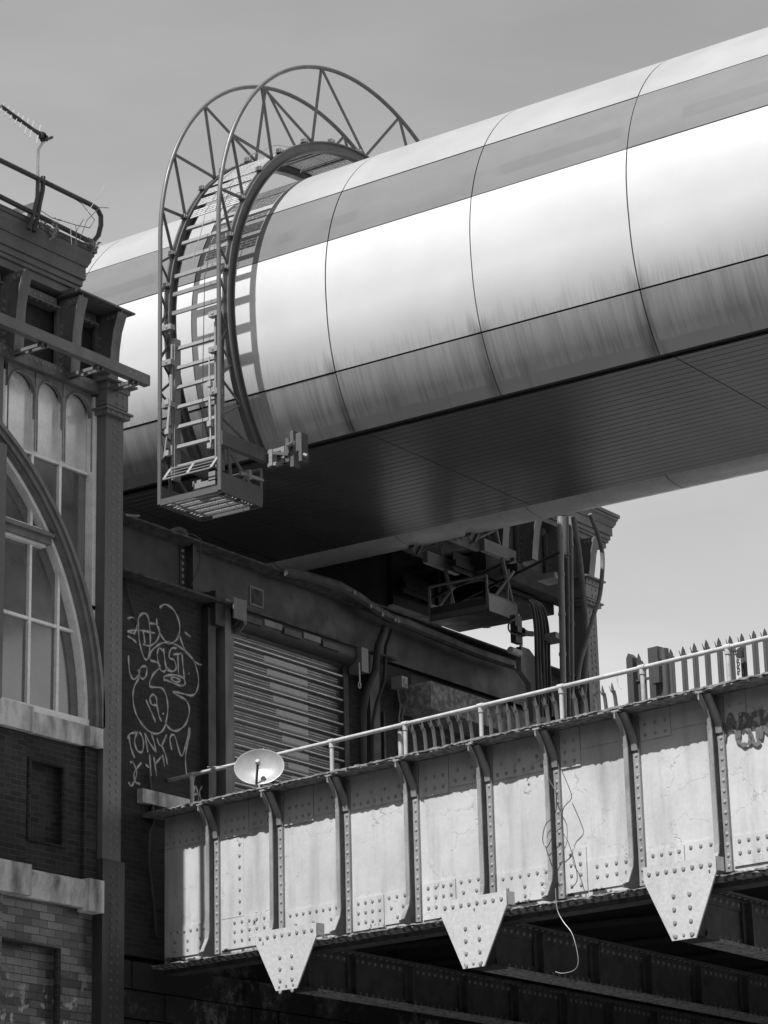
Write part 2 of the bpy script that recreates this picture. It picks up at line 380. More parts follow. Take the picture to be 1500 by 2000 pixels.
# ================================================================== MAINTENANCE GANTRY ROUND THE TUBE
GX = (-23.1, -22.0); HY, HZ, HR = 31.6, 17.19, 3.62; AR = 3.58; AZ = 15.98
gn = thing('maintenance_gantry', 'grey tubular steel gantry with ladder arching over the pale tube', 'gantry', (-22.55, 28.2, 13.04))
def hoop(X, deg): a = math.radians(deg); return Vector((X, HY + HR*math.cos(a), HZ + HR*math.sin(a)))
def arch(X, deg, r=AR): a = math.radians(deg); return Vector((X, YT + r*math.cos(a), AZ + r*math.sin(a)))
FL = 13.04
for X in GX:
    P = [Vector((X, HY-HR, FL))] + [hoop(X, 180 - 3*i) for i in range(61)] + [Vector((X, HY+HR, 14.2)), Vector((X, 35.74, FL-.25))]
    m = MB(); m.tube(P, .034, 10); m.build('hoop', M['gantry'], gn)
    m = MB(); n = 80                                                    # I-section arch
    for (ra, rb, w) in ((AR-.02, AR, .055), (AR-.17, AR-.15, .055), (AR-.15, AR-.02, .008)):
        b = len(m.v)
        for i in range(n+1):
            a = -38 + 256*i/n
            for (r, dx) in ((ra, -w), (rb, -w), (rb, w), (ra, w)): m.v.append(tuple(arch(X+dx, a, r)))
        for i in range(n):
            for q in range(4): m.face((b+4*i+q, b+4*i+(q+1) % 4, b+4*i+4+(q+1) % 4, b+4*i+4+q))
        m.face((b, b+3, b+2, b+1)); m.face((b+4*n, b+4*n+1, b+4*n+2, b+4*n+3))
    m.build('arch_beam', M['gantry'], gn)
    def br(a, b, r=.024):                                                # each brace between hoop and arch is a part
        m = MB(); m.tube([a, b], r, 6); m.build('brace', M['gantry'], gn)
    outer = [172, 155.8, 134.8, 105.8, 71.3, 45, 24, 8]; inner = [163, 150.8, 132.2, 112.4, 89, 62, 42, 27, 17]
    for i, o_ in enumerate(outer):
        br(hoop(X, o_), arch(X, inner[i])); br(hoop(X, o_), arch(X, inner[i+1]))
    for sgn in (1, -1):
        yh = HY - sgn*HR
        zs = [17.03, 16.80, 16.56, 16.32, 16.06, 15.8, 15.54, 15.28, 15.02, 14.76, 14.46, 14.16, 13.82]
        def ay(z): return YT - sgn*math.sqrt(max(.1, (AR-.02)**2 - (z-AZ)**2))
        for i in range(len(zs)-1):
            A_ = Vector((X, yh, zs[i])) if i % 2 else Vector((X, ay(zs[i]), zs[i]))
            B_ = Vector((X, ay(zs[i+1]), zs[i+1])) if i % 2 else Vector((X, yh, zs[i+1]))
            br(A_, B_, .02)
# rungs: low ones on the sliding ladder, higher ones follow the arch
def rung(z=None, deg=None, w=.06, d=.035):
    m = MB()
    if deg is None: c = Vector((0, 28.17, z)); tdir = Vector((0, .35, 1)).normalized()
    else: c = arch(0, deg, AR-.08); c.x = 0; a = math.radians(deg); tdir = Vector((0, math.sin(a), -math.cos(a)))
    nrm = Vector((1, 0, 0)).cross(tdir)
    xa, xb = (-22.92, -22.17) if deg is None else (-23.045, -22.055)
    o = Vector((xa, c.y, c.z)) - tdir*w/2 - nrm*d/2
    m.obox(o, (xb-xa, 0, 0), tdir*w, nrm*d); m.build('rung', M['gantry_lt'], gn)
z = 13.62
while z < 15.75: rung(z=z); z += .305
for i in range(6): rung(deg=179.0 - 5.0*i)
for i in range(6): rung(deg=1.0 + 5*i)
for (xa, zt) in ((-22.95, 15.6), (-22.14, 15.75)):
    m = MB(); m.box(xa-.03, xa+.03, 28.10, 28.24, 13.42, zt); m.build('ladder_stringer', M['gantry_lt'], gn)
    m = MB(); m.box(xa-.015, xa+.015, 28.06, 28.09, 13.5, zt-.1); m.build('guide_rod', M['galvdull'], gn)
# treads and walkway planks across the arch
m = MB()
def plankrow(deg, r, x0, x1, shift, w=.036):
    a = math.radians(deg); td = Vector((0, math.sin(a), -math.cos(a))); nr = Vector((0, math.cos(a), math.sin(a)))
    x = x0 + shift
    xs_ = [x0]
    while x < x1 - .05:
        if x > x0 + .03: xs_.append(x)
        x += .19
    xs_.append(x1)
    for p, q in zip(xs_[:-1], xs_[1:]):
        o = Vector((p+.004, YT + r*math.cos(a), AZ + r*math.sin(a)))
        m.obox(o, (q-p-.008, 0, 0), td*w, nr*.012)
rows = []
d = 151.0
while d > 28: rows.append(d); d -= .82
for i, d in enumerate(rows):
    if d > 136 and (i % 6) in (4, 5):
        if m.v: m.build('grated_tread', M['galv'], gn); m = MB()
        continue
    plankrow(d, AR-.045, -23.03, -22.07, (i % 2)*.095)
m.build('walkway_planks', M['galv'], gn)
for i, d in enumerate(range(148, 30, -9)):
    m = MB(); m.bar(arch(-23.05, d, AR-.07), arch(-22.05, d, AR-.07), .04, .05); m.build('walkway_joist', M['gantry'], gn)
for X in GX:                                                             # cleats along both beams
    for d in (172, 163, 151, 139, 128, 116, 104, 92, 78, 64):
        m = MB(); p = arch(X, d, AR+.025); m.box(p.x-.05, p.x+.05, p.y-.05, p.y+.05, p.z-.03, p.z+.03); m.rivet(p+Vector((.05,0,0)), (1,0,0), .02); m.build('cleat', M['galvdull'], gn)
    for z in (15.2, 14.55, 15.75):
        m = MB(); m.box(X+.02 if X < -22.5 else X-.2, X+.2 if X < -22.5 else X-.02, 27.98, 28.08, z-.04, z+.04); m.rivet((X+(.12 if X < -22.5 else -.12), 27.98, z), (0,-1,0), .022); m.build('cleat', M['galvdull'], gn)
# safety line following the walkway
m = MB(); m.tube([arch(-22.55, d, AR+.10+.03*math.sin(d*.5)) for d in range(170, 40, -4)], .007, 5); m.build('safety_line', M['galvdull'], gn)
m = MB(); m.tube([(-22.35, 28.03, 13.9), (-22.33, 28.02, 15.0), (-22.3, 28.03, 16.4), arch(-22.32, 172, AR+.06), arch(-22.35, 160, AR+.06), arch(-22.3, 146, AR+.07)], .006, 5)
m.build('safety_line', M['cable'], gn)
# turnbuckles
for (x, z0, z1, lean) in ((-22.92, 13.75, 15.0, -.12), (-22.2, 13.7, 15.1, .03)):
    m = MB(); y = 28.0
    m.tube([(x+lean, y, z0), (x+lean*.5, y, z0+.35)], .012, 6); m.tube([(x+lean*.5, y, z0+.35), (x+lean*.1, y, z1-.45)], .022, 6)
    m.tube([(x+lean*.1, y, z1-.45), (x, y, z1)], .012, 6)
    for zz in (z0+.05, z0+.38, z1-.42): m.box(x+lean*.4-.035, x+lean*.4+.035, y-.03, y+.03, zz-.04, zz+.04)
    m.build('turnbuckle', M['galv'], gn)
# near and far working platforms
def platform(y0, y1, z, near):
    a, b = GX
    m = MB(); T = .035
    for (p, q) in (((a,y0),(b,y0)), ((b,y0),(b,y1)), ((a,y1),(b,y1)), ((a,y0),(a,y1))):
        m.bar((p[0],p[1],z+.03), (q[0],q[1],z+.03), T, .09)
    m.build('platform_frame', M['gantry'], gn)
    m = MB(); i = 0; y = y0+.05
    while y < y1-.06:
        x = a+.04 + (i % 2)*.08
        while x < b-.2:
            if (i % 5) != 4: m.box(x, x+.155, y, y+.026, z+.01, z+.022)
            x += .165
        y += .036; i += 1
    m.build('platform_grating', M['galv'], gn)
    if not near: m = MB(); m.box(a, b, y0, y1, z-.03, z-.016); m.box(a, b, y0-.012, y0-.001, z-.03, z+.2); m.build('floor_plate', M['steel_dk'], gn); m = MB(); m.box(b+.02, b+.032, y0, y1, z-.03, z+.24); m.build('side_plate', M['gantry_lt'], gn)
    ye = y1 if near else y0
    yi = y0 if near else y1
    m = MB(); top = z+.56
    for X in (a, b):
        m.tube([(X, ye, z+.03), (X, ye, top)], .022, 6); m.tube([(X, yi+(.02 if near else -.02), top+.25), (X, ye, z+.05)], .026, 6)
        m.tube([(X, yi + (.28 if near else -.28), z+.05), (X, yi + (.18 if near else -.18), top+.25)], .024, 6)
    m.tube([(a, ye, top), (b, ye, top)], .022, 6)
    m.build('platform_brace', M['gantry'], gn)
    for X in (a, b):
        m = MB(); m.box(X-.05, X+.05, min(yi, ye+(.1 if near else -.1)), max(yi, ye+(.1 if near else -.1)), 13.72, 13.92)
        m.build('support_beam', M['gantry'], gn)
        m = MB(); m.box(X-.015, X+.015, min(yi, ye), max(yi, ye), z+.05, z+.28); m.build('toe_board', M['gantry'], gn)
platform(27.98, 28.95, FL, True); platform(34.9, 35.75, FL-.27, False)
m = MB()                                                                 # folding barred gate above the near platform
o = Vector((-22.93, 27.86, 13.36)); ex = Vector((.86, 0, 0)); ez = Vector((0, .16, .2))
m.bar(o, o+ex, .02, .02); m.bar(o+ez, o+ez+ex, .02, .02)
for k in (0, .5, 1): m.bar(o+ex*k, o+ex*k+ez, .05, .012)
for k in (.33, .66): m.bar(o+ez*k, o+ez*k+ex, .01, .01)
m.build('barred_flap', M['galvdull'], gn)
m = MB(); m.box(-22.5, -22.1, 28.0, 28.12, 13.16, 13.24); m.box(-22.55, -22.4, 28.05, 28.2, 13.22, 13.30); m.box(-22.22, -22.1, 28.0, 28.1, 13.22, 13.36); m.build('latch', M['galvdull'], gn)
m = MB(); m.tube([(-22.0, 28.45, 13.42), (-22.0, 28.98, 13.44)], .03, 8); m.box(-22.05, -21.95, 28.6, 28.66, 13.36, 13.5); m.build('cross_tube', M['galvdull'], gn)
# clamp reaching along the tube's lower edge
m = MB(); m.box(-21.95, -21.5, 29.02, 29.10, 13.84, 13.89); m.box(-21.95, -21.5, 29.02, 29.10, 13.64, 13.69); m.box(-21.9, -21.84, 29.0, 29.12, 13.64, 13.89); m.box(-21.68, -21.62, 29.0, 29.12, 13.64, 13.89)
m.build('clamp_arm', M['galvdull'], gn)
m = MB(); m.box(-21.50, -21.44, 28.98, 29.14, 13.54, 14.08); m.box(-21.44, -21.34, 29.04, 29.2, 13.62, 14.05); m.box(-21.56, -21.50, 28.95, 29.03, 13.62, 13.98)
m.tube([(-21.5, 28.93, 13.84), (-21.4, 28.93, 13.87)], .035, 8); m.tube([(-21.34, 29.1, 13.72), (-21.28, 29.1, 13.68)], .035, 8)
m.bar((-21.78, 28.94, 13.80), (-21.5, 28.94, 13.72), .03, .045); m.bar((-21.66, 28.96, 13.72), (-21.4, 28.96, 13.90), .02, .03)
m.build('clamp', M['gantry'], gn)

# ================================================================== BUILDINGS ALONG THE FACADE (planes X = const, run along Y)
XF = -22.6
def yz(x, y, X=XF): p = onx(X, x, y); return p.y, p.z
RN = (1, 0, 0)
def rivline(m, X, pts, sp, r=.022, n=(1,0,0)):
    for a, b in zip(pts[:-1], pts[1:]):
        a, b = Vector(a), Vector(b); Ls = (b-a).length; k = max(1, int(round(Ls/sp)))
        for i in range(k): m.rivet(a + (b-a)*(i+.5)/k, n, r)
CXF = -22.46
def column(bld, y0, y1, zb, zcap, zfoot):
    "riveted steel column, front face at X=-22.35"
    xf = CXF; m = MB(); m.box(xf-.30, xf, y0, y1, zfoot, zcap-.45)
    m.box(xf-.30, xf+.0, y0-.0, y0+.0001, zfoot, zcap-.45) if False else None
    yc = (y0+y1)/2; q = (y1-y0)
    for i, yy in enumerate((y0 + q*.42, y0 + q*.76)):
        zz = zfoot + .1 + i*.055
        while zz < zcap-.55: m.rivet((xf, yy, zz), RN, .027); zz += .112
    c = m.build('column', M['steel_col'], bld)
    m = MB(); e = .02
    m.box(xf-.36, xf+.03, y0-.02, y1+.05, zb, zfoot)
    for i, yy in enumerate((y0 + q*.42, y0 + q*.76)):
        zz = zb + .1
        while zz < zfoot-.1: m.rivet((xf+.03, yy, zz), RN, .026); zz += .112
    m.build('column_casing', M['steel_base'], bld)
    m = MB(); z = zcap
    m.box(xf-.33, xf+.05, y0-.04, y1+.04, z-.40, z-.06)
    m.prism([(xf-.36, y0-.10, z-.47), (xf+.10, y0-.10, z-.47), (xf+.10, y1+.10, z-.47), (xf-.36, y1+.10, z-.47)], (0,0,.03))
    m.prism([(xf-.36, y0-.14, z-.06), (xf+.14, y0-.14, z-.06), (xf+.14, y1+.14, z-.06), (xf-.36, y1+.14, z-.06)], (0,0,.03))
    m.box(xf-.34, xf+.07, y0-.06, y1+.06, z-.53, z-.47); m.box(xf-.34, xf+.07, y0-.06, y1+.06, z-.16, z-.06)
    for yy in (y0+.05, yc, y1-.05):
        for zz in (z-.50, z-.11): m.rivet((xf+.07, yy, zz), RN, .028)
    for yy in (yc, y1-.06):
        for zz in (z-.22, z-.34): m.rivet((xf+.05, yy, zz), RN, .028)
    m.build('capital', M['steel'], bld)
def bracket(bld, yc, zlo, zhi, xb=-22.75, reach=.44, w=.18, mat='steel'):
    "curved riveted console: tapered web, front flange, riveted angle behind"
    m = MB(); f = .022
    prof = [(xb, zlo), (xb+.30, zlo), (xb+.33, zhi-.55), (xb+reach, zhi-.05), (xb+reach, zhi), (xb, zhi)]
    m.prism([(x, yc-f/2, z) for x, z in prof], (0, f, 0))
    fl = [(xb+.30, zlo), (xb+.33, zhi-.55), (xb+.37, zhi-.30), (xb+reach, zhi-.05)]
    for (x0, z0), (x1, z1) in zip(fl[:-1], fl[1:]):
        m.prism([(x0, yc-w/2, z0), (x1, yc-w/2, z1), (x1+.02, yc-w/2, z1), (x0+.02, yc-w/2, z0)], (0, w, 0))
    # riveted angle on the near side face, turning outward under the ledge
    yy = yc - f/2 - .012
    m.box(xb+.02, xb+.13, yy, yc-f/2-.001, zlo, zhi-.26)
    m.prism([(xb+.02, yy, zhi-.26), (xb+.12, yy, zhi-.26), (xb+.22, yy, zhi-.13), (xb+reach-.04, yy, zhi-.13), (xb+reach-.04, yy, zhi-.02), (xb+.16, yy, zhi-.02)], (0, .011, 0))
    zz = zlo + .08
    while zz < zhi-.3: m.rivet((xb+.07, yy, zz), (0,-1,0), .030); zz += .115
    for xx in (xb+.22, xb+.31, xb+.39): m.rivet((xx, yy, zhi-.075), (0,-1,0), .030)
    m.box(xb, xb+.05, yc-w/2, yc+w/2, zlo, zhi-.1)
    zz = zlo + .1
    while zz < zhi-.3:
        m.rivet((xb+.05, yc-w/2+.05, zz), RN, .018); zz += .115
    return m.build('bracket', M[mat], bld)
def cornice(bld, y0, y1, zt, xo=-22.38, xi=-23.0, k=.62):
    "moulded eaves: crown, cyma, fascia steps, mitred round the far end"
    prof = [(xo, zt), (xo, zt-.09*k), (xo-.025, zt-.10*k), (xo-.03, zt-.16*k), (xo-.05, zt-.19*k), (xo-.06, zt-.27*k), (xo-.085, zt-.33*k), (xo-.09, zt-.36*k), (xo-.11, zt-.37*k), (xo-.11, zt-.60*k), (xo-.14, zt-.615*k), (xo-.14, zt-.72*k), (xo-.165, zt-.735*k), (xo-.165, zt-.80*k), (xo-.20, zt-.815*k), (xo-.20, zt-.95*k), (xo-.22, zt-.96*k), (xi, zt-.96*k), (xi, zt)]
    m = MB(); n = len(prof)
    for (yy, sg) in ((y0, 0), (y1, 1)):
        for (x, z) in prof:
            dy = (x - xo) * sg if x > xi else -.22 * sg
            m.v.append((x, yy + dy, z))
    for i in range(n):
        j = (i+1) % n; m.face((i, j, n+j, n+i))
    m.face(range(n-1, -1, -1))
    b = len(m.v)                                                       # return of the moulding along X
    for (x, z) in prof[:-2]: m.v.append((xi, y1 + (x-xo), z))
    for i in range(n-3): m.face((n+i, n+i+1, b+i+1, b+i))
    m.face((n, b, n+n-1)); 
    return m.build('cornice', M['cornice'], bld)

# ---------------- left building
lb = thing('warehouse', 'dark brick warehouse with arched window, riveted column and heavy eaves at far left', 'building', (-24, 24.5, 0))
cy0, _ = yz(205.5, 1000, CXF); cy1, _ = yz(240, 1000, CXF)
column(lb, cy0, cy1, 0, 14.28, yz(222, 1682, CXF)[1])
# masonry body (behind glass plane) and brick front with openings
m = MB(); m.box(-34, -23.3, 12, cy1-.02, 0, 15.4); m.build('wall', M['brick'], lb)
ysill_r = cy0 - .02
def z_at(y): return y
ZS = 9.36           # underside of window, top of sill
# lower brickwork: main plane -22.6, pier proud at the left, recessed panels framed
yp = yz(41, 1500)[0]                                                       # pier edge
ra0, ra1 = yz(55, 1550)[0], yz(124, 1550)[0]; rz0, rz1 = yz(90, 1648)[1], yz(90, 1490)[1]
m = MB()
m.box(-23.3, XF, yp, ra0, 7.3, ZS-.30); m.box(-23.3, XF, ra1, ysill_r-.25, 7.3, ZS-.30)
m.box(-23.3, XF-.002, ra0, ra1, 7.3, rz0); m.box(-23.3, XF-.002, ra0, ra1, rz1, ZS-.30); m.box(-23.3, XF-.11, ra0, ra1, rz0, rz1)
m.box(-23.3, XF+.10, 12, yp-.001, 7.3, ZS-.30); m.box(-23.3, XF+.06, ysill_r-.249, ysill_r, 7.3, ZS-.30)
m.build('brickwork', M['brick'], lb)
m = MB(); r_ = .04                                                          # moulded brick surround of the blind panel
m.tube([(XF, ra0, rz1), (XF, ra1, rz1), (XF, ra1, rz0), (XF, ra0, rz0)], r_, 8, closed=True); m.build('panel_moulding', M['brick'], lb)
m = MB()
m.box(-23.3, XF+.10, yp, ysill_r, 6.93, 7.29); m.prism([(XF+.10, yp, 7.05), (XF+.16, yp, 7.24), (XF+.10, yp, 7.29)], (0, ysill_r-yp, 0))
m.box(-23.3, XF+.22, 12, yp-.001, 6.93, 7.32); m.box(-23.3, XF+.2, ysill_r-.30, ysill_r, 6.88, 7.30); m.build('stone_band', M['stone'], lb)
m = MB()
m.box(-23.3, XF+.08, yp+.02, ysill_r, ZS-.30, ZS-.02); m.box(-23.3, XF+.20, 12, yp+.01, ZS-.33, ZS-.0); m.box(-23.3, XF+.16, ysill_r-.27, ysill_r, ZS-.30, ZS-.04)
m.build('window_sill', M['stone'], lb)
# glazed brick below with its own recess
ga = yz(112, 1900)[0]; gz = yz(60, 1845)[1]
m = MB(); m.box(-23.3, XF, ga, ysill_r, 0, 6.92); m.box(-23.3, XF, yp-.4, ga, gz, 6.92); m.box(-23.3, XF-.12, yp-.4, ga, 0, gz); m.box(-23.3, XF+.1, 12, yp-.401, 0, 6.92)
m.build('glazed_brickwork', M['glazed'], lb)
m = MB(); m.tube([(XF, 23.3, gz), (XF, ga, gz), (XF, ga, 0)], .045, 8); m.build('panel_moulding', M['brick'], lb)
# window: glass, bars, arch
GXp = -22.75; wy1 = yz(168, 900, -22.75)[0]; wtop = 14.0
Yc, Zc, Rr = 21.87, 9.42, 4.18
win = MB(); win.box(GXp-.02, GXp, 20, wy1, ZS, 14.05)
glass_hi = MB(); 
def panes(y0, y1, z0, z1): return [(GXp+.004, y0, z0), (GXp+.004, y1, z0), (GXp+.004, y1, z1), (GXp+.004, y0, z1)]
wf = MB(); t_ = .05
wf.box(GXp, -22.62, wy1, wy1+.07, ZS, 14.02)                               # jamb
wf.box(GXp, -22.60, 20, wy1+.07, ZS-.01, ZS+.09)                           # bottom rail
MU = [yz(60, 1110, -22.7)[0], yz(115.5, 1110, -22.7)[0]]
for y in MU: wf.box(GXp, -22.70, y-.024, y+.024, ZS+.09, 13.95)
for y in (MU[0]-.58,): wf.box(GXp, -22.70, y-.024, y+.024, ZS+.09, 13.95)
zb1 = yz(60, 1208, -22.7)[1]; zb2 = yz(60, 1040, -22.7)[1]; zb3 = yz(60, 884, -22.7)[1]; zb4 = yz(60, 1380, -22.7)[1]
wf.box(GXp, -22.705, 22, yz(163, 1240, -22.7)[0], zb1-.02, zb1+.02)
wf.box(GXp, -22.705, 22, wy1, zb3-.018, zb3+.018)
frame = win.build('window', M['glass'], lb); wfr = wf.build('window_frame', M['frame'], frame)
# dusty upper lights
m = MB()
zz = zb3+.02
def arched(m, y0, y1, z0, zs, X):
    c = (y0+y1)/2; r = (y1-y0)/2; P = [(X, y0, z0), (X, y1, z0)] + [(X, c + r*math.cos(math.radians(a)), zs + r*math.sin(math.radians(a))) for a in range(0, 181, 15)]
    m.add(P, [tuple(range(len(P)))])
lights = [(MU[0]-.56, MU[0]-.02), (MU[0]+.02, MU[1]-.02), (MU[1]+.02, wy1-.005)]
for (a, b) in lights: arched(m, a, b, zz, 13.99-(b-a)/2, GXp+.006)
m.build('arched_light', M['glass_dusty'], frame)
m = MB()                                                                   # tracery plate over the arched heads
for (a, b) in lights:
    c = (a+b)/2; r = (b-a)/2; zs = 13.99-r; X = -22.66
    A = [(c + r*math.cos(math.radians(q)), zs + r*math.sin(math.radians(q))) for q in range(0, 181, 10)]
    for i in range(len(A)-1):
        (p0, q0), (p1, q1) = A[i], A[i+1]
        m.prism([(X, p0, q0), (X, p0, 14.05), (X, p1, 14.05), (X, p1, q1)], (-.06, 0, 0))
    m.tube([(X+.01, y, z) for y, z in A], .014, 6); m.tube([(X+.01, a, zz), (X+.01, a, zs)], .012, 6); m.tube([(X+.01, b, zz), (X+.01, b, zs)], .012, 6)
for y in MU: m.box(-22.74, -22.645, y-.022, y+.022, 13.4, 14.05)
m.build('tracery', M['tracery'], frame)
def ring(m, r0, r1, x0, x1, a0=-1, a1=62, n=40):
    b = len(m.v)
    for i in range(n+1):
        a = math.radians(a0 + (a1-a0)*i/n)
        for (r, x) in ((r0, x0), (r1, x0), (r1, x1), (r0, x1)): m.v.append((x, Yc + r*math.cos(a), Zc + r*math.sin(a)))
    for i in range(n):
        for q in range(4): m.face((b+4*i+q, b+4*i+(q+1) % 4, b+4*i+4+(q+1) % 4, b+4*i+4+q))
    m.face((b, b+3, b+2, b+1)); m.face((b+4*n, b+4*n+1, b+4*n+2, b+4*n+3))
m = MB(); ring(m, Rr-.10, Rr, -22.8, -22.50); ring(m, Rr-.03, Rr+.03, -22.8, -22.46); ring(m, Rr-.13, Rr-.085, -22.8, -22.55)
m.build('arch_ring', M['archring'], lb)
m = MB(); ring(m, Rr-.185, Rr-.131, -22.8, -22.62); m.build('arch_inner_frame', M['frame'], frame)
ye = Yc + math.sqrt((Rr-.15)**2 - (zb2-Zc)**2)
m = MB(); m.box(-22.79, -22.60, 20, ye, zb2-.12, zb2+.05); m.box(-22.79, -22.54, 20, ye, zb2-.03, zb2+.015); m.build('transom', M['archring'], frame)
m = MB(); m.box(-22.79, -22.66, 20, ye-.05, zb2+.05, zb2+.09); m.box(-22.79, -22.66, 20, ye-.05, zb2-.16, zb2-.12); m.build('transom_bead', M['frame'], frame)
# pilaster strips, left post
m = MB(); m.box(-22.9, -22.60, wy1+.07, wy1+.16, ZS, 14.05); m.box(-22.9, -22.68, wy1+.16, cy0+.02, ZS, 14.05); 
m.box(-22.8, -22.62, Yc+Rr-.4, wy1+.12, 10.98, 11.04)
m.build('pilaster', M['steel'], lb)
yl = yz(11, 1000, -22.5)[0]
m = MB(); m.box(-22.8, -22.50, yl-.45, yl, ZS+.0, yz(10, 860, -22.5)[1]-.05); m.box(-22.8, -22.56, yl-.45, yl-.03, 12.6, 14.05); m.build('post', M['steel_col'], lb)
# riveted lintel under the fascia
m = MB(); m.box(-23.1, -22.55, 12, cy0-.05, 14.05, 14.10); m.box(-22.80, -22.77, 12, cy0, 14.08, 14.3); m.box(-22.80, -22.57, 12, cy0-.05, 14.15, 14.165)
for zz, xx in ((14.125, -22.545), ): m.box(-22.6, -22.55, 12, cy0-.05, 14.10, 14.22)
y = 23.2
while y < cy0-.1: m.rivet((-22.55, y, 14.16), RN, .027); m.rivet((-22.68, y+.05, 14.05), (0,0,-1), .027); y += .125
m.build('lintel', M['steel'], lb)
m = MB(); m.box(-23.4, -22.80, 12, cy1+.05, 14.06, 15.45); m.build('fascia', M['fascia'], lb)
# brackets: three in view
zhi = 15.28
b1 = yz(30, 640, -22.5)[0]; b2 = yz(140, 680, -22.5)[0]; b3 = cy1 - .25
bracket(lb, b1, 14.12, 15.28); bracket(lb, b2, 14.12, 15.28); bracket(lb, b3, 14.28, 15.28, reach=.46)
m = MB()
for (ya, yb) in ((22.6, b1-.12), (b1+.12, b2-.12), (b2+.12, b3-.12)):
    m.box(-22.80, -22.68, ya, yb, 15.12, 15.26); m.box(-22.80, -22.60, ya, yb, 15.09, 15.115)
    y = ya+.08
    while y < yb: m.rivet((-22.68, y, 15.19), RN, .028); m.rivet((-22.64, y, 15.09), (0,0,-1), .026); y += .12
m.build('riveted_angle', M['steel'], lb)
m = MB(); m.box(-23.2, -22.27, b2-.1, cy1+.02, 15.285, 15.31); m.box(-23.2, -22.36, b2-.1, cy1-.05, 15.311, 15.36); m.build('ledge', M['cornice'], lb)
zc_t = yz(190, 486, -22.38)[1]; yc_t = yz(190, 486, -22.38)[0]
cornice(lb, 12, yc_t, zc_t+.0, k=(zc_t-15.32)/.96)
m = MB(); m.box(-34, -23.0, 12, yc_t-.4, 15.4, zc_t-.02); m.build('roof', M['cornice'], lb)
# runway rail on outriggers
ry = yz(288, 745, -22.0)[0]; rz = yz(288, 745, -22.0)[1]
m = MB(); m.box(-22.06, -21.95, 12, ry, rz-.075, rz+.075); m.rivet((-21.95, ry-.3, rz), RN, .014); m.rivet((-21.95, ry-.42, rz), RN, .014)
m.build('runway_rail', M['steel_col'], lb)
for y in (b1+.02, b2+.0, ry-.28):
    m = MB()
    for dy in (-.06, .04): m.box(-22.75, -21.98, y+dy, y+dy+.035, rz-.12, rz-.076)
    m.rivet((-22.02, y, rz-.12), (0,0,-1), .03); m.build('outrigger', M['steel'], lb)

# ---------------- right tower (twin of the left building's corner)
tw = thing('steel_tower', 'far riveted steel tower with moulded eaves rising behind the tube at right', 'tower', (-23, 39, 0))
ty1 = yz(1170, 1300, CXF)[0]; ty0 = ty1 - (cy1-cy0)
column(tw, ty0, ty1, 5, 14.28, 7.6)
tb3 = ty1-.16
for i in range(6):
    y = tb3 - .93*i
    bracket(tw, y, 14.18 if i else 14.28, 15.0, reach=.44, mat='steel_col')
m = MB(); m.box(-23.4, -22.80, ty1-6.2, ty1+.02, 14.10, 15.02); m.build('fascia', M['steel'], tw)
m = MB(); m.box(-25.4, -22.6, ty1-3.3, ty1-.6, 13.98, 14.09); m.box(-22.9, -22.6, ty1-3.3, ty1-.5, 13.75, 13.98); m.box(-24.4, -22.95, ty1-2.4, ty1-.6, 13.6, 13.97)
m.build('lintel', M['black'], tw)
tc_ = yz(1211, 1007, -22.38)
cornice(tw, ty1-6.5, tc_[0], tc_[1], k=(tc_[1]-15.02)/.96)
m = MB(); m.box(-30, -23.0, ty1-6.2, tc_[0]-.4, 15.02, tc_[1]-.02); m.build('roof', M['cornice'], tw)
m = MB(); m.box(-22.95, -22.66, ty0+.02, ty1-.02, 5, 14.0); m.build('rear_column', M['steel_dk'], tw)
# ================================================================== LOW WALL WITH STEEL BEAM AND SHUTTER
XW = -22.9
lw = thing('station_wall', 'sooty graffitied brick wall under a long riveted steel beam, right of the corner column', 'wall', (-23.2, 30, 0))
sy0, sy1 = yz(447, 1400, XW)[0], yz(664, 1400, XW)[0]; sz1 = yz(447, 1225, XW)[1]
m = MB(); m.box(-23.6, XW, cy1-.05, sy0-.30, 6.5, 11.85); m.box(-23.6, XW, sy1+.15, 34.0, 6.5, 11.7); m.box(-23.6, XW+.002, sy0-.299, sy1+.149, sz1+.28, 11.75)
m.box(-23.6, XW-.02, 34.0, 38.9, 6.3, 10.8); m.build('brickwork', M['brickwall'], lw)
m = MB(); m.box(-23.9, XW-.1, cy1-.05, 38.0, 3.0, 6.49)
ab = MB()
rr = random.Random(5)
z = 3.0
while z < 6.4:                                                             # rough stone courses
    y = cy1 - .04 + rr.uniform(-.3, 0)
    while y < 33:
        L_ = rr.uniform(.5, .95); h_ = .38
        a_ = max(y+.01, cy1-.04)
        ab.box(-23.2, XW + .02 + rr.uniform(0, .09), a_, y+L_-.01, z+.01, min(z+h_-.01, 6.42)); y += L_
    z += .38
m.v += []; m.build('abutment_core', M['abut'], lw); ab.build('stonework', M['abut'], lw)
m = MB(); m.box(-23.3, XW+.10, yz(268, 1545, XW)[0], yz(368, 1580, XW)[0], yz(268, 1568, XW)[1], yz(268, 1541, XW)[1]); m.build('stone_block', M['stone'], lw)
m = MB(); m.box(XW-.05, XW+.02, yz(293, 1600, XW)[0], yz(330, 1600, XW)[0], 8.33, 8.58); m.build('dark_hole', M['black'], lw)
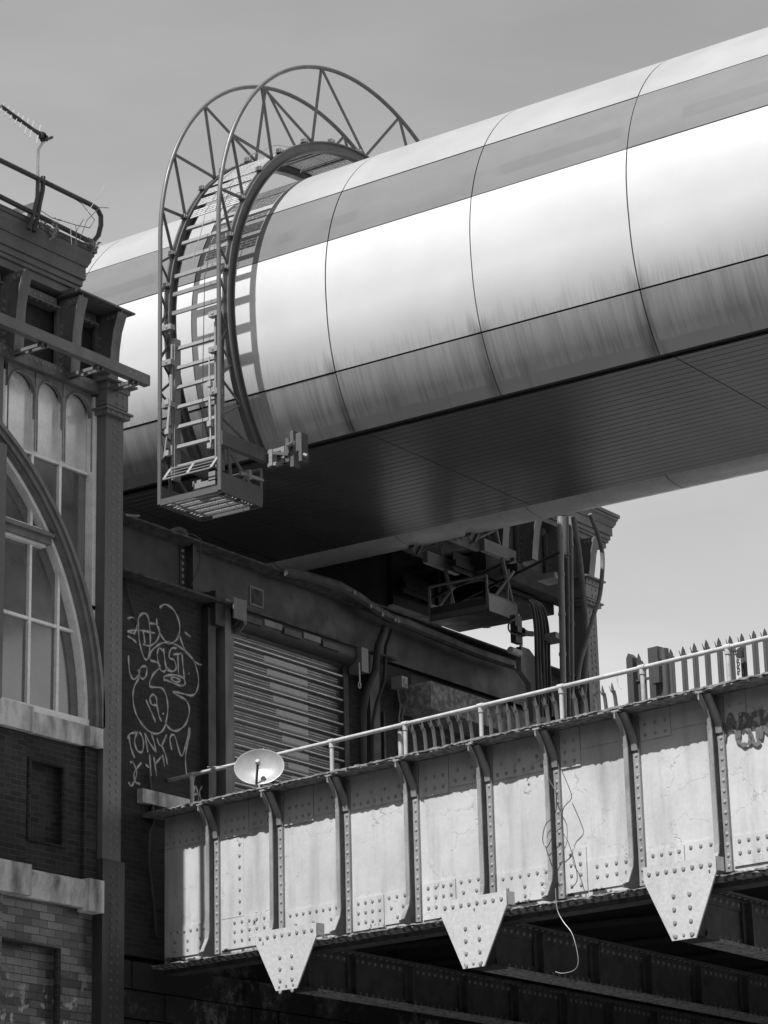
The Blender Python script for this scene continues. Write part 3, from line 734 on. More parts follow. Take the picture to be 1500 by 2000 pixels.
# beam
bt, bb = 12.49, 11.70; yb1 = yz(755, 1280, -22.85)[0]
m = MB(); m.box(-22.93, -22.86, cy1-.02, 38.9, bb+.04, bt-.03); m.build('beam_web', M['steel_dk'], lw)
m = MB(); m.box(-23.1, -22.60, cy1-.02, 38.9, bt-.03, bt); m.box(-23.1, -22.64, cy1-.02, yb1, bb, bb+.035); m.box(-22.86, -22.76, cy1, yb1, bt-.06, bt-.03)
m.build('beam_flange', M['rustdk'], lw)
ys = yz(372, 1080, -22.75)[0]
m = MB(); m.box(-22.86, -22.72, ys+.02, ys+.10, bb+.04, bt-.03); m.box(-22.86, -22.845, ys-.12, ys+.16, bb+.04, bt-.03)
z = bb+.09
while z < bt-.06: m.rivet((-22.845, ys-.06, z), RN, .03); z += .095
m.build('beam_stiffener', M['steel_dk'], lw)
pa, pb = yz(490, 1150, -22.85), yz(513, 1185, -22.85)
m = MB(); m.box(-22.86, -22.853, pa[0], pb[0], pb[1], pa[1]+.02); m.build('beam_patch', M['rustdk'], lw)
m = MB(); q = .03
for (a, b, c, d) in ((pa[0]-q, pb[0]+q, pa[1]+.02, pa[1]+.05), (pa[0]-q, pb[0]+q, pb[1]-.03, pb[1]), (pa[0]-q, pa[0], pb[1], pa[1]+.02), (pb[0], pb[0]+q, pb[1], pa[1]+.02)): m.box(-22.86, -22.848, a, b, c, d)
m.build('patch_rim', M['steel_col'], lw)
# second beam, farther along: lower and set back, with short hangers
m = MB(); m.box(-23.3, -22.95, yb1+.1, 38.7, 10.95, 11.02); m.box(-23.25, -23.0, yb1+.1, 38.7, 11.02, 12.3)
m.build('rear_beam', M['steel_dk'], lw)
for px in (853, 878, 927, 946, 983):
    p = yz(px, 1320, -22.95)[0]; m = MB(); m.box(-23.0, -22.955, p-.025, p+.025, 11.05, 11.6); m.build('beam_hanger', M['steel_dk'], lw)
m = MB()                                                                   # guttering that follows the beam and kinks outward
TR = [(560,1109),(600,1118),(667,1138),(705,1160),(735,1182),(766,1200),(800,1212),(850,1233),(937,1269),(1022,1297)]
P = [onx(-22.55, x, y) for x, y in TR]
for i in range(len(P)-1):
    a, b = P[i], P[i+1]
    m.prism([a+Vector((0,0,.0)), a+Vector((.02,0,-.09)), a+Vector((-.03,0,-.12)), a+Vector((-.12,0,-.10)), a+Vector((-.12,0,0))], b-a)
    m.tube([a+Vector((-.02,0,.01)), b+Vector((-.02,0,.01))], .016, 5)
m.build('gutter', M['cross'], lw)
m = MB()
for (x, y) in ((690,1158),(722,1184),(745,1200),(770,1211),(776,1213),(1004,1303),(1008,1305)):
    p = onx(-22.51, x, y); m.box(p.x, p.x+.03, p.y-.03, p.y+.03, p.z-.03, p.z+.03)
m.build('gutter_clip', M['steel_col'], lw)
# posts either side of the shutter
m = MB(); m.box(XW, XW+.16, sy0-.28, sy0-.14, 8.0, sz1+.35); m.box(XW, XW+.10, sy0-.14, sy0, 8.0, sz1+.2); m.build('door_post', M['steel'], lw)
m = MB(); m.box(XW, XW+.08, sy1, sy1+.12, 8.0, sz1+.1); m.build('door_post', M['steel_dk'], lw)
m = MB(); m.box(XW, XW+.12, sy0-.62, sy0-.45, 8.0, sz1+.15); m.box(XW, XW+.2, sy0-.55, sy0-.32, sz1-.1, sz1+.4); m.build('rainwater_box', M['steel_dk'], lw)
# shutter
sh = thing('roller_shutter', 'closed metal roller shutter with pale blocks, between steel posts under the beam', 'shutter', (XW, (sy0+sy1)/2, 8.3))
m = MB(); ml = MB(); pitch = .188; z = 8.3; k = 0
xs0 = XW + .02
while z < sz1:
    segs = [(sy0, sy1, m)]
    j = (sz1 - z)/pitch
    if 1.5 < j < 14:
        c = sy0 + (sy1-sy0)*(.25 + .026*j); d_ = sy0 + (sy1-sy0)*.69
        segs = [(sy0, c, m), (c, d_, ml), (d_, sy1, m)]
    for (a, b, mm) in segs:
        if mm is None: continue
        prof = [(0.0, 0), (.006, .010), (.0, .016), (.0, .040), (.006, .048), (.0, .054), (.0, .078), (.010, .086), (.034, .100), (.046, .118), (.050, .138), (.044, .150), (.030, .158), (.004, .160), (.0, pitch)]
        bse = len(mm.v)
        for (dx, dz) in prof: mm.v.append((xs0+dx, a, z+dz)); mm.v.append((xs0+dx, b, z+dz))
        for i in range(len(prof)-1):
            if i == 9: m.v += [mm.v[bse+2*i], mm.v[bse+2*i+1], mm.v[bse+2*i+3], mm.v[bse+2*i+2]]; n_ = len(m.v); m.face((n_-4, n_-3, n_-2, n_-1), False, 1)  # narrow crest face takes the painted glint colour
            elif mm is ml and i > 6: m.add([mm.v[bse+2*i], mm.v[bse+2*i+1], mm.v[bse+2*i+3], mm.v[bse+2*i+2]], [(0, 1, 2, 3)], True)
            else: mm.face((bse+2*i, bse+2*i+1, bse+2*i+3, bse+2*i+2), True)
    z += pitch; k += 1
m.build('slat_curtain', M['slat'], sh); ml.build('pale_patch', M['slatlt'], sh)
m = MB(); m.revolve((XW+.10, sy0-.1, sz1+.12), (0,1,0), [(.0,0),(.17,0),(.17,sy1-sy0+.25),(0,sy1-sy0+.25)], 16); m.build('shutter_roll', M['steel_dk'], sh)
m = MB(); m.prism([(XW+.0, sy0-.02, sz1-.12), (XW+.22, sy0-.02, sz1-.12), (XW+.34, sy0-.02, sz1+.0), (XW+.34, sy0-.02, sz1+.34), (XW, sy0-.02, sz1+.30)], (0, .02, 0))
m.box(XW+.32, XW+.34, sy0-.30, sy0-.02, sz1+.02, sz1+.33); m.build('hood_plate', M['steel_col'], sh)
hy = sy0
for i in range(5):
    m = MB(); m.box(XW+.20, XW+.30, hy+.0, hy+.42, sz1+.05+ (i%2)*.03, sz1+.14 + (i%2)*.03); m.build('hood_strip', M['steel'] if i % 2 else M['steel_dk'], sh); hy += .48
m = MB(); m.box(XW+.1, XW+.34, sy1+.12, sy1+.30, sz1-.16, sz1+.22); m.build('motor_box', M['steel_col'], sh)
m = MB(); p = (XW+.36, sy1+.02); m.tube([(p[0], p[1], sz1-.05), (p[0], p[1]+.01, sz1-.34)], .012, 6); m.tube([(p[0], p[1]+.03*math.cos(a), sz1-.40+.05*math.sin(a)) for a in [i*math.pi/5 for i in range(10)]], .01, 5, closed=True); m.build('pull_chain', M['rail'], sh)
# column and downpipe between shutter and rear bay
def ptsx(X, L_): return [onx(X, x, y) for x, y in L_]
m = MB(); q = yz(722, 1400, -22.8)[0]; m.box(-22.9, -22.7, q-.12, q+.14, 6.6, 11.69); m.build('pier', M['steel_dk'], lw)
dp = MB(); dp.tube(ptsx(-22.6, [(752,1226),(738,1262),(733,1310),(716,1350),(709,1390),(709,1500)]), .055, 8); single(dp, 'downpipe', M['fascia'], 'dark cranked downpipe running down the wall beside the roller shutter', 'pipe')
dp = MB(); dp.tube(ptsx(-22.7, [(766,1232),(754,1262),(750,1330),(735,1375),(728,1410),(728,1500)]), .03, 8); single(dp, 'conduit', M['fascia'], 'thin dark conduit bending down the wall just right of the cranked downpipe', 'pipe')
a = yz(790, 1332, -22.6); m = MB(); m.box(-22.8, -22.6, a[0]-.07, a[0]+.09, a[1]-.09, a[1]+.09); m.revolve((-22.6, a[0]+.01, a[1]), (1,0,0), [(0.0,.02),(.04,.018),(.06,0)], 12)
single(m, 'bulkhead_lamp', M['galvdull'], 'small square pale lamp housing on the dark wall right of the downpipes', 'lamp')
m = MB(); m.tube(ptsx(-22.7, [(776,1345),(782,1380),(779,1400),(777,1460)]), .015, 6); m.tube(ptsx(-22.7, [(790,1345),(796,1365),(786,1395),(785,1470)]), .015, 6); single(m, 'lamp_cable', M['steel'], 'thin cables hanging below the square lamp housing', 'cable')
# window-like recess beyond the pier
m = MB(); m.box(XW, XW+.05, q+.45, q+.50, 8.5, 10.9); m.box(XW, XW+.05, q+.45, q+1.5, 9.6, 9.65); m.box(XW, XW+.03, q+.9, q+.95, 8.5, 10.9); m.build('door_frame', M['steel_dk'], lw)
# graffiti, sprayed on the brick (flat marks lying on the wall)
def strokes(mb, SL, w, X, sc=2.6316, ox=230, oy=980, off=.006, plane=None):
    for st in SL:
        P = [(x/sc+ox, y/sc+oy) for x, y in st]
        Q = []                                                            # Catmull-Rom smoothing
        for i in range(len(P)-1):
            p0, p1, p2, p3 = P[max(i-1,0)], P[i], P[i+1], P[min(i+2, len(P)-1)]
            for t_ in (0, .25, .5, .75):
                Q.append(tuple(.5*((2*p1[k]) + (-p0[k]+p2[k])*t_ + (2*p0[k]-5*p1[k]+4*p2[k]-p3[k])*t_*t_ + (-p0[k]+3*p1[k]-3*p2[k]+p3[k])*t_**3) for k in (0,1)))
        Q.append(P[-1])
        T = [plane(x, y) if plane else onx(X+off, x, y) for x, y in Q]
        nrm = Vector(RN) if plane is None else NRM
        b = len(mb.v)
        for i, p in enumerate(T):
            t_ = (T[min(i+1, len(T)-1)] - T[max(i-1, 0)])
            if t_.length < 1e-6: t_ = Vector((0,0,1))
            s_ = t_.normalized().cross(nrm) * (w/2) * (.8 + .3*math.sin(i*1.3))
            mb.v.append(tuple(p+s_)); mb.v.append(tuple(p-s_))
        for i in range(len(T)-1): mb.face((b+2*i, b+2*i+1, b+2*i+3, b+2*i+2))
G1 = [[(215,545),(245,527),(290,560),(318,630),(308,700),(270,727),(235,705),(205,650),(200,600)],
 [(50,600),(80,595),(98,630),(85,675),(50,665)],[(105,640),(108,595),(135,572),(158,600),(167,700),(162,780),(148,812),(130,790),(112,720),(105,640)],
 [(50,665),(110,660),(190,675)],[(130,660),(135,690),(140,730)],[(165,625),(200,632),(215,670),(200,715),(165,740),(130,732)],[(50,690),(75,705),(97,725)],[(84,675),(88,684)],
 [(318,690),(345,760),(390,815),(414,900),(410,960),(385,995),(330,985),(283,975)],[(283,975),(300,990),(350,1020),(368,1070),(350,1140),(310,1175),(275,1172),(245,1140)],
 [(245,1140),(257,1070),(250,1000),(225,957),(165,948),(180,890),(217,850),(200,825),(167,812),(172,770),(210,735),(250,722),(300,735),(345,765)],[(345,765),(395,820),(430,838),(460,830)],
 [(55,790),(60,870),(80,912),(108,890),(103,862)],[(108,885),(120,850),(148,850),(145,895),(125,910),(108,885)],[(110,905),(85,950),(78,1010),(92,1085),(130,1150),(180,1190),(225,1182),(250,1135)],
 [(232,765),(212,752),(203,790),(218,860),(240,872),(252,850)],[(235,752),(240,800),(252,862),(268,866)],[(302,752),(275,755),(264,800),(290,815),(300,858),(275,872),(255,850)],[(285,785),(330,780)],[(308,785),(312,885)],[(330,782),(336,850),(343,915)],[(364,880),(366,886)],
 [(242,922),(240,898),(290,890),(335,905),(346,935),(322,945),(270,925),(238,912)],[(270,905),(295,903),(322,918),(300,927),(272,910)],
 [(145,1018),(172,1080),(195,1135)],[(200,1045),(175,1042),(165,1010),(182,990),(198,1010),(203,1055),(214,1105),(226,1130)],[(232,1085),(235,1095)],
 [(50,1218),(65,1192),(112,1185)],[(58,1205),(66,1260),(87,1318)],[(100,1183),(86,1230),(100,1278),(125,1285),(132,1235),(118,1192),(100,1183)],
 [(155,1288),(140,1195)],[(138,1190),(165,1240),(197,1288)],[(197,1288),(185,1230),(172,1192)],[(200,1215),(222,1255),(252,1195)],[(225,1250),(245,1300),(256,1352)],
 [(278,1275),(268,1215),(292,1202),(325,1305),(350,1250),(366,1168),(370,1185),(348,1310),(356,1420)],
 [(62,1338),(82,1345),(97,1400),(72,1460),(55,1442)],[(122,1340),(85,1392),(92,1440),(115,1450)],[(143,1350),(168,1372)],[(163,1298),(172,1410)],[(185,1310),(200,1410)],[(195,1345),(225,1308)],[(230,1300),(241,1362)],
 [(390,1540),(392,1490),(400,1460),(412,1500),(416,1540)],[(392,1505),(414,1500)],[(436,1462),(420,1490),(428,1530),(446,1515),(446,1475),(436,1462)],[(456,1480),(452,1530)],[(470,1478),(455,1505),(472,1530)],
 [(480,1470),(492,1462)],[(345,670),(375,695)]]
m = MB(); strokes(m, G1, .027, XW); m.build('graffiti', M['spray'], lw)
m = MB(); strokes(m, G1, .060, XW, off=.003); m.build('overspray', M['spray_haze'], lw)

# roof things on the beam
p = onx(-22.75, 348, 1040)
m = MB(); m.revolve((p.x, p.y, bt), (0,0,1), [(.0,.0),(.13,.0),(.15,.05),(.12,.10),(.05,.14),(0,.15)], 14); m.tube([(p.x+.1, p.y+.02, bt+.05), (p.x+.2, p.y+.1, bt+.02), (p.x+.28, p.y+.16, bt-.05), (p.x+.30, p.y+.12, bt-.4), (p.x+.2, p.y+.05, bt-.75)], .008, 5)
single(m, 'rope_bundle', M['cable'], 'small tangled bundle of dark cable lying on the steel beam below the gantry', 'cable')
m = MB(); p = onx(-22.6, 262, 1008); m.tube([p+Vector((0,-.2,-.03)), p, p+Vector((0,.1,.03))], .02, 6); single(m, 'bracket_stub', M['steel'], 'short pipe stub sticking up from the beam next to the corner column', 'pipe')
m = MB(); m.tube(ptsx(XW+.03, [(245,1120),(250,1160),(268,1220)]), .012, 5); single(m, 'wall_cable', M['cable'], 'thin black cable hanging down the brick wall beside the corner column', 'cable')
m = MB(); m.tube(ptsx(XW+.05, [(290,1500),(296,1560),(300,1605),(292,1625),(290,1680),(300,1760),(306,1830)]), .022, 6); single(m, 'drain_hose', M['cable'], 'black hose hanging down the brickwork past the stone block at the girder end', 'hose')

# ---------------- dark trestle under the far half of the tube
ts = thing('steel_trestle', 'dark mass of riveted steel beams and trestle under the far side of the tube', 'trestle', (-26, 35, 10))
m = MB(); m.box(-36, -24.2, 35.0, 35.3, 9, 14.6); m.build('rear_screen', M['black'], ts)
m = MB(); m.box(-26, -25.9, 35.4, 40.6, 14.3, 17); m.build('added_black_sheet', M['black'], ts)  # added upright black sheet that darkens the gap behind the steelwork
m = MB(); m.box(-24.4, -24.1, 35.31, 37.0, 13.3, 14.3); m.build('cross_beam', M['fascia'], ts)
for (x, z) in ((-23.9, 13.6), (-22.9, 13.8)):
    m = MB(); m.box(x-.06, x+.06, 35.32, 37.8, z-.05, z+.05); m.box(x-.01, x+.01, 35.32, 37.8, z-.12, z+.2); m.build('longitudinal_beam', M['fascia'], ts)
for (y, z) in ((36.4, 13.85),):
    m = MB(); m.box(-27, -22.3, y-.06, y+.06, z-.08, z+.08); m.build('cross_beam', M['fascia'], ts)
for (x, y) in ((-23.6, 35.9), (-22.9, 36.3)):
    m = MB(); m.box(x-.04, x+.04, y-.04, y+.04, 12.9, 14.05); m.build('hanger', M['fascia'], ts)
m = MB(); m.tube([(-21.9, 35.6, 13.75), (-23.6, 35.7, 13.4)], .03, 6); m.tube([(-21.4, 36.2, 13.9), (-24, 36.4, 13.35)], .025, 6); m.build('pipe_run', M['fascia'], ts)

# ================================================================== RAILWAY GIRDER
GA = math.radians(79.5); gd = Vector((math.sin(GA), -math.cos(GA), 0)); NRM = Vector((-math.cos(GA), -math.sin(GA), 0))
G0 = Vector((-22.6, 27.6, 0)); ZT_, ZB_ = 8.40, 6.37
def gp(s, u, z): return G0 + gd*s + NRM*u + Vector((0,0,z))               # u = outward from the web
def ong(x, y, u=0.0):
    o = G0 + NRM*u; d = ray(x, y); t_ = (o-CAM).dot(NRM)/d.dot(NRM); return CAM + d*t_
def gs(x, y, u=0.0): return (ong(x, y, u) - G0).dot(gd)
def gbox(m, s0, s1, u0, u1, z0, z1): m.obox(gp(s0, u0, z0), gd*(s1-s0), NRM*(u1-u0), (0,0,z1-z0)); return m
rb = thing('railway_bridge', 'pale riveted plate girder bridge with tapering gussets crossing the foreground', 'bridge', tuple(gp(5, 0, 6.4)))
SL = 16.0; S0 = -.1; OV = .30
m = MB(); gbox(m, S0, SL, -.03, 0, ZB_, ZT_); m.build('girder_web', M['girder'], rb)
rg = random.Random(3)
def ragged(name, z0, z1, u0, u1, mat, jz, sstart=S0-.15):
    m = MB(); n = int((SL-sstart)/.045); b = 0
    for i in range(n+1):
        s = sstart + (SL-sstart)*i/n; ju = rg.uniform(-jz, jz*.4); j1 = rg.uniform(-jz, jz)*.5; j2 = rg.uniform(-jz, jz)*.5
        m.v += [tuple(gp(s, u0, z0+j2*.3)), tuple(gp(s, u1+ju, z0+j2)), tuple(gp(s, u1+ju, z1+j1)), tuple(gp(s, u0, z1))]
    for i in range(n):
        b = 4*i
        for q in range(4): m.face((b+q, b+4+q, b+4+(q+1) % 4, b+(q+1) % 4))
    m.face((0, 1, 2, 3)); m.face((4*n+3, 4*n+2, 4*n+1, 4*n))
    return m.build(name, mat, rb)
ragged('top_flange', ZT_, ZT_+.018, -.3, OV-.015, M['rust'], .012); ragged('top_flange', ZT_+.019, ZT_+.036, -.3, OV, M['rust'], .018); ragged('top_flange', ZT_+.037, ZT_+.052, -.3, OV-.05, M['rust'], .02)
ragged('bottom_flange', ZB_-.03, ZB_-.014, -.3, OV-.08, M['rust'], .02, -.1); ragged('bottom_flange', ZB_-.013, ZB_+.003, -.3, OV-.06, M['rust'], .02, -.1)
m = MB(); gbox(m, S0, SL, 0, .11, ZB_+.004, ZB_+.02); gbox(m, S0, SL, -.28, -.03, ZB_-.09, ZB_-.03)
s = 0.0
while s < SL:
    for u in (.06, .14, .22): m.rivet(gp(s + (.06 if u == .14 else 0), u, ZB_-.03), (0,0,-1), .024)
    s += .125
m.build('flange_angle', M['rustdk'], rb)
ST = [.95 + 1.2*k for k in range(12)]
ST[1] = 2.2; ST[2] = 3.44; ST[3] = 4.65; ST[4] = 5.88
def plate(m, s0, s1, z0, z1, th=.014): gbox(m, s0, s1, 0, th, z0, z1)
def rows(m, s0, s1, zs, sp, u=.014, r=.026, stag=None):
    for j, z in enumerate(zs):
        k = max(1, int(round((s1-s0)/sp[j] if isinstance(sp, list) else (s1-s0)/sp)))
        for i in range(k): m.rivet(gp(s0 + (s1-s0)*(i+.5)/k, u, z), NRM, r)
bays = [(S0+.02, ST[0])] + list(zip(ST[:-1], ST[1:]))
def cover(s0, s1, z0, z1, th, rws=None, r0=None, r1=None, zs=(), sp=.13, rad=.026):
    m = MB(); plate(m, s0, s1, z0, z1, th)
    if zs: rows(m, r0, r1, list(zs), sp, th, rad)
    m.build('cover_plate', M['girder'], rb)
for k, (a, b) in enumerate(bays):
    a_, b_ = a+.115, b-.115
    if k == 0: a_ = a
    T = ZT_-.01
    if k in (0, 3, 5): cover(a_, b_, 7.96, T, .014, None, a_, b_, (8.02, 8.14), [.13, .26])
    elif k in (1, 2, 4):
        c = a_ + (b_-a_)*(.55 if k != 4 else .5)
        cover(a_, c-.005, 7.94, T, .018, None, a_+.05, c-.02, (8.02, 8.16), .13); cover(c+.005, b_, 7.99, T, .012, None, c+.03, b_, (8.06, 8.18), [.14, .25])
    elif k == 6: cover(a_, a_+.30, 7.93, T, .016, None, a_, a_+.28, (8.0, 8.12, 8.24), .13); cover(a_+.31, b_, 8.12, T, .010)
    else:
        c = a_ + (b_-a_)*(.45 if k % 2 else .3)
        cover(a_, c, 8.06, T, .014, None, a_, c, (8.12, 8.24), .15, .022); cover(c+.005, b_, 8.12, T, .010)
    zt = 6.84 if k != 4 else 6.88
    if k == 1:
        c = a_ + (b_-a_)*.44
        cover(a_, b_, 6.47, zt+.03, .014, None, a_+.2, b_-.1, (6.57, 6.69, 6.81), .135); cover(a_, c, 6.88, 7.93, .006, None, c-.12, c-.04, [6.93+.15*i for i in range(7)], .1)
    elif k in (2, 5): cover(a_, b_, 6.47, zt, .014, None, a_+.03, b_, (zt-.06, zt-.19, zt-.30), [.13, .28, .26])
    elif k in (3, 4):
        c = a_ + (b_-a_)*.56
        cover(a_, c-.004, 6.44, zt, .018, None, a_+.04, c-.01, (zt-.06, zt-.18, zt-.30), .125); cover(c+.004, b_, 6.46, zt+.01, .012, None, c+.02, b_, (zt-.05, zt-.18, zt-.3), [.13, .22, .3])
    elif k == 6: cover(a_, a_+.32, 6.48, 6.98, .018, None, a_+.02, a_+.30, (6.92, 6.80, 6.68, 6.56), .13); cover(a_+.33, b_, 6.48, zt-.02, .012, None, a_+.4, b_, (6.74, 6.62), .13)
    elif k == 0: cover(a_, b_, 6.48, 6.88, .014, None, a_+.08, b_-.05, (6.81, 6.68, 6.56), [.13, .26, .3])
    else:
        c = a_ + (b_-a_)*.55
        cover(a_, c-.004, 6.48, 6.81, .016, None, a_+.03, c-.01, (6.75, 6.62), .125); cover(c+.004, b_, 6.48, 6.83, .012, None, c+.02, b_, (6.77, 6.60), [.13, .4])
for k, s in enumerate(ST):
    m = MB(); th = .022
    out = [(0, ZB_+.02), (.30, ZB_+.02), (.30, ZB_+.06), (.24, ZB_+.08), (.15, ZB_+.26), (.135, ZB_+.36), (.135, ZT_-.42), (.155, ZT_-.28), (.20, ZT_-.17), (.30, ZT_-.035), (OV-.03, ZT_-.03), (OV-.03, ZT_-.003), (0, ZT_-.003)]
    m.prism([gp(s-th/2, u, z) for u, z in out], gd*th); m.build('stiffener_web', M['st_web_shade'], rb); m = MB()
    e = out[3:10]                                                          # cap strip along the outer edge
    for (u0, z0), (u1, z1) in zip(e[:-1], e[1:]):
        m.prism([gp(s-.032, u0, z0), gp(s-.032, u0+.014, z0), gp(s-.032, u1+.014, z1), gp(s-.032, u1, z1)], gd*.064)
    for (x0, x1) in ((s-.10, s-th/2-.001), (s+th/2+.001, s+.10)):
        m.prism([gp(x0, .019, ZB_+.06), gp(x0, .037, ZB_+.06), gp(x0, .037, ZT_-.40), gp(x0, .019, ZT_-.40)], gd*(x1-x0))
        gbox(m, x0, x1, 0, .018, ZB_+.06, ZT_-.05)
        z = ZB_+.12
        while z < ZT_-.42: m.rivet(gp((x0+x1)/2 + (.005 if x0 > s else -.005), .037, z), NRM, .023); z += .118
    # riveted diagonal face plate running out under the flange on the right-hand side
    m.prism([gp(s+.012, .038, ZT_-.44), gp(s+.012, .056, ZT_-.44), gp(s+.012, .075, ZT_-.33), gp(s+.012, .24, ZT_-.03), gp(s+.012, .205, ZT_-.03), gp(s+.012, .05, ZT_-.30)], gd*.085)
    gbox(m, s-.05, s+.05, OV-.10, OV+.0, ZT_-.02, ZT_-.002); gbox(m, s-.008, s+.008, OV-.03, OV+.01, ZT_-.10, ZT_-.02)
    m.build('stiffener', M['girder_st'], rb)
# tapering gussets = ends of the cross girders
for (xl, xr, yt, bl, br_, yb) in ((502, 620, 1822, 541, 582, 1933), (862, 992, 1768, 907, 948, 1890), (1259, 1402, 1712, 1315, 1362, 1835)):
    u = OV-.02; c = (gs(xl, yt, u)+gs(xr, yt, u))/2; w1 = (gs(xr, yt, u)-gs(xl, yt, u))/2; w0 = (gs(br_, yb, u)-gs(bl, yb, u))/2; cb = (gs(bl, yb, u)+gs(br_, yb, u))/2
    zb = ong((bl+br_)/2, yb, u).z; zt = 6.57
    m = MB(); P = [gp(c-w1, u, zt), gp(c+w1, u, zt), gp(c+w1, u, zt-.16), gp(cb+w0, u, zb), gp(cb-w0, u, zb), gp(c-w1, u, zt-.16)]
    m.prism(P, NRM*.02)
    gbox(m, c+w1-.02, c+w1, u-.12, u, zt-.15, zt)
    n = 8
    for i in range(n): m.rivet(gp(c-w1+.08+(2*w1-.16)*i/(n-1), u+.02, zt-.08), NRM, .03)
    for i in range(4):
        for d in (-.11, .11): m.rivet(gp(cb+d, u+.02, zt-.36-.145*i), NRM, .03)
    for i in range(3): m.rivet(gp(cb-.13+.13*i, u+.02, zb+.05), NRM, .022)
    m.build('gusset_plate', M['gusset'], rb)
    # the cross girder itself, running back under the deck parallel to the facade
    st_ = gp(cb, -.06, 0); y0 = st_.y; x0 = st_.x
    D = .56
    m = MB(); m.box(x0-.015, x0+.015, y0, y0+30, zb+.03, zb+D)
    Yq = y0 + .9
    while Yq < y0+30:
        m.box(x0+.016, x0+.05, Yq-.09, Yq+.09, zb+.04, zb+D-.03); m.box(x0+.05, x0+.13, Yq-.012, Yq+.012, zb+.04, zb+D-.03); Yq += 1.3
    m.box(x0-.15, x0+.15, y0, y0+30, zb+D, zb+D+.03); m.box(x0+.015, x0+.03, y0, y0+30, zb+D-.13, zb+D-.001); m.box(x0+.015, x0+.03, y0, y0+30, zb+.031, zb+.13)
    y = y0 + .2
    while y < y0+14:
        m.rivet((x0+.03, y, zb+D-.065), RN, .028); m.rivet((x0+.03, y+.07, zb+.08), RN, .026); m.rivet((x0+.10, y+.03, zb+D), (0,0,-1), .024); y += .14
    m.build('cross_girder', M['cross'], rb)
    m = MB(); m.box(x0-.17, x0+.17, y0, y0+30, zb, zb+.03); y = y0+.1
    while y < y0+12:
        for dx in (-.1, .1): m.rivet((x0+dx, y, zb), (0,0,-1), .024)
        y += .13
    m.build('cross_girder_flange', M['rust'], rb)
    m = MB(); m.box(x0-.17, x0+.17, y0-.29, y0-.001, zb+.001, zb+.029); m.box(x0-.012, x0+.012, y0-.29, y0-.001, zb+.031, ZB_-.05); m.build('cross_girder_end', M['steel_dk'], rb)
    m = MB(); m.prism([(x0-.03, y0, zb+1.3), (x0-.03, y0+.5, zb+1.3), (x0-.03, y0+.35, zb+.6), (x0-.03, y0, zb+.6)], (.06,0,0)); m.build('knee_bracket', M['steel_dk'], rb)
m = MB(); m.box(-22.8, -5, 28.6, 60, 7.35, 7.45)
m.build('deck', M['black'], rb)
for i in range(9):
    yy = 29.6 + 1.9*i; m = MB(); m.box(-22.8, -5, yy-.12, yy+.12, 7.0, 7.34); m.box(-22.8, -5, yy-.18, yy+.18, 6.97, 7.0); m.build('deck_joist', M['steel_dk'], rb)
m = MB(); m.box(-22.8, -4, 46, 46.1, 5.0, 8.0); m.build('far_girder', M['cross'], rb)
m = MB(); m.box(-40, 4, 75, 75.3, 0, 8.0); m.build('far_wall', M['steel_dk'], rb)
m = MB(); m.box(-23.0, -22.95, 27.9, 75, 0, 8.0); m.build('abutment_wall', M['abut'], rb)
m = MB(); m.box(-22.8, -5, 29.0, 45, 7.46, 8.2) ; m.build('ballast_trough', M['ballast'], rb)
# graffiti on the last panel in view
AB = [[(1170,1010),(1195,920),(1225,800),(1250,890),(1278,995)],[(1170,890),(1210,895),(1262,915)],[(1305,800),(1290,900),(1282,1000)],[(1285,820),(1325,800),(1348,845),(1325,890),(1290,900)],[(1325,890),(1362,940),(1372,1010)],
 [(1415,795),(1372,830),(1362,900),(1385,990)],[(1385,880),(1420,880),(1425,1000)],[(1440,770),(1452,860),(1450,990)],[(1530,800),(1460,880),(1530,960)],[(1275,990),(1305,1025),(1345,1028),(1372,1005)],[(1385,990),(1410,1030),(1445,1000)]]
m = MB(); strokes(m, AB, .055, 0, 3.75, 1100, 1180, plane=lambda x, y: ong(x, y, .022)); m.build('graffiti', M['sprayd'], rb)

# ---------------- handrail on the girder
U = -.28
hr = thing('handrail', 'pale tubular handrail running along the top of the riveted girder', 'handrail', tuple(gp(5, U, 8.5)))
za = [ong(640, 1437, U).z, ong(1480, 1266, U).z]; zr = sum(za)/2
m = MB(); m.tube([gp(gs(322, 1502, U), U, zr), gp(SL, U, zr)], .027, 10); m.build('top_rail', M['rail'], hr)
for (x, y) in ((375,1540),(508,1500),(648,1470),(792,1440),(940,1410),(1097,1370),(1256,1340),(1423,1300),(1600,1270)):
    s = gs(x, y, U); m = MB(); m.tube([gp(s, U, ZT_-.3), gp(s, U, zr-.02)], .028, 10); m.tube([gp(s-.05, U, zr), gp(s+.05, U, zr)], .037, 10); m.tube([gp(s, U, zr-.08), gp(s, U, zr-.02)], .036, 10)
    m.build('rail_post', M['rail'], hr)
for (x, y) in ((782,1440),):
    s = gs(x, y, U-.1); m = MB(); m.tube([gp(s, U-.1, ZT_-.3), gp(s, U-.1, zr-.05)], .03, 8); m.build('rail_post', M['rail'], hr)
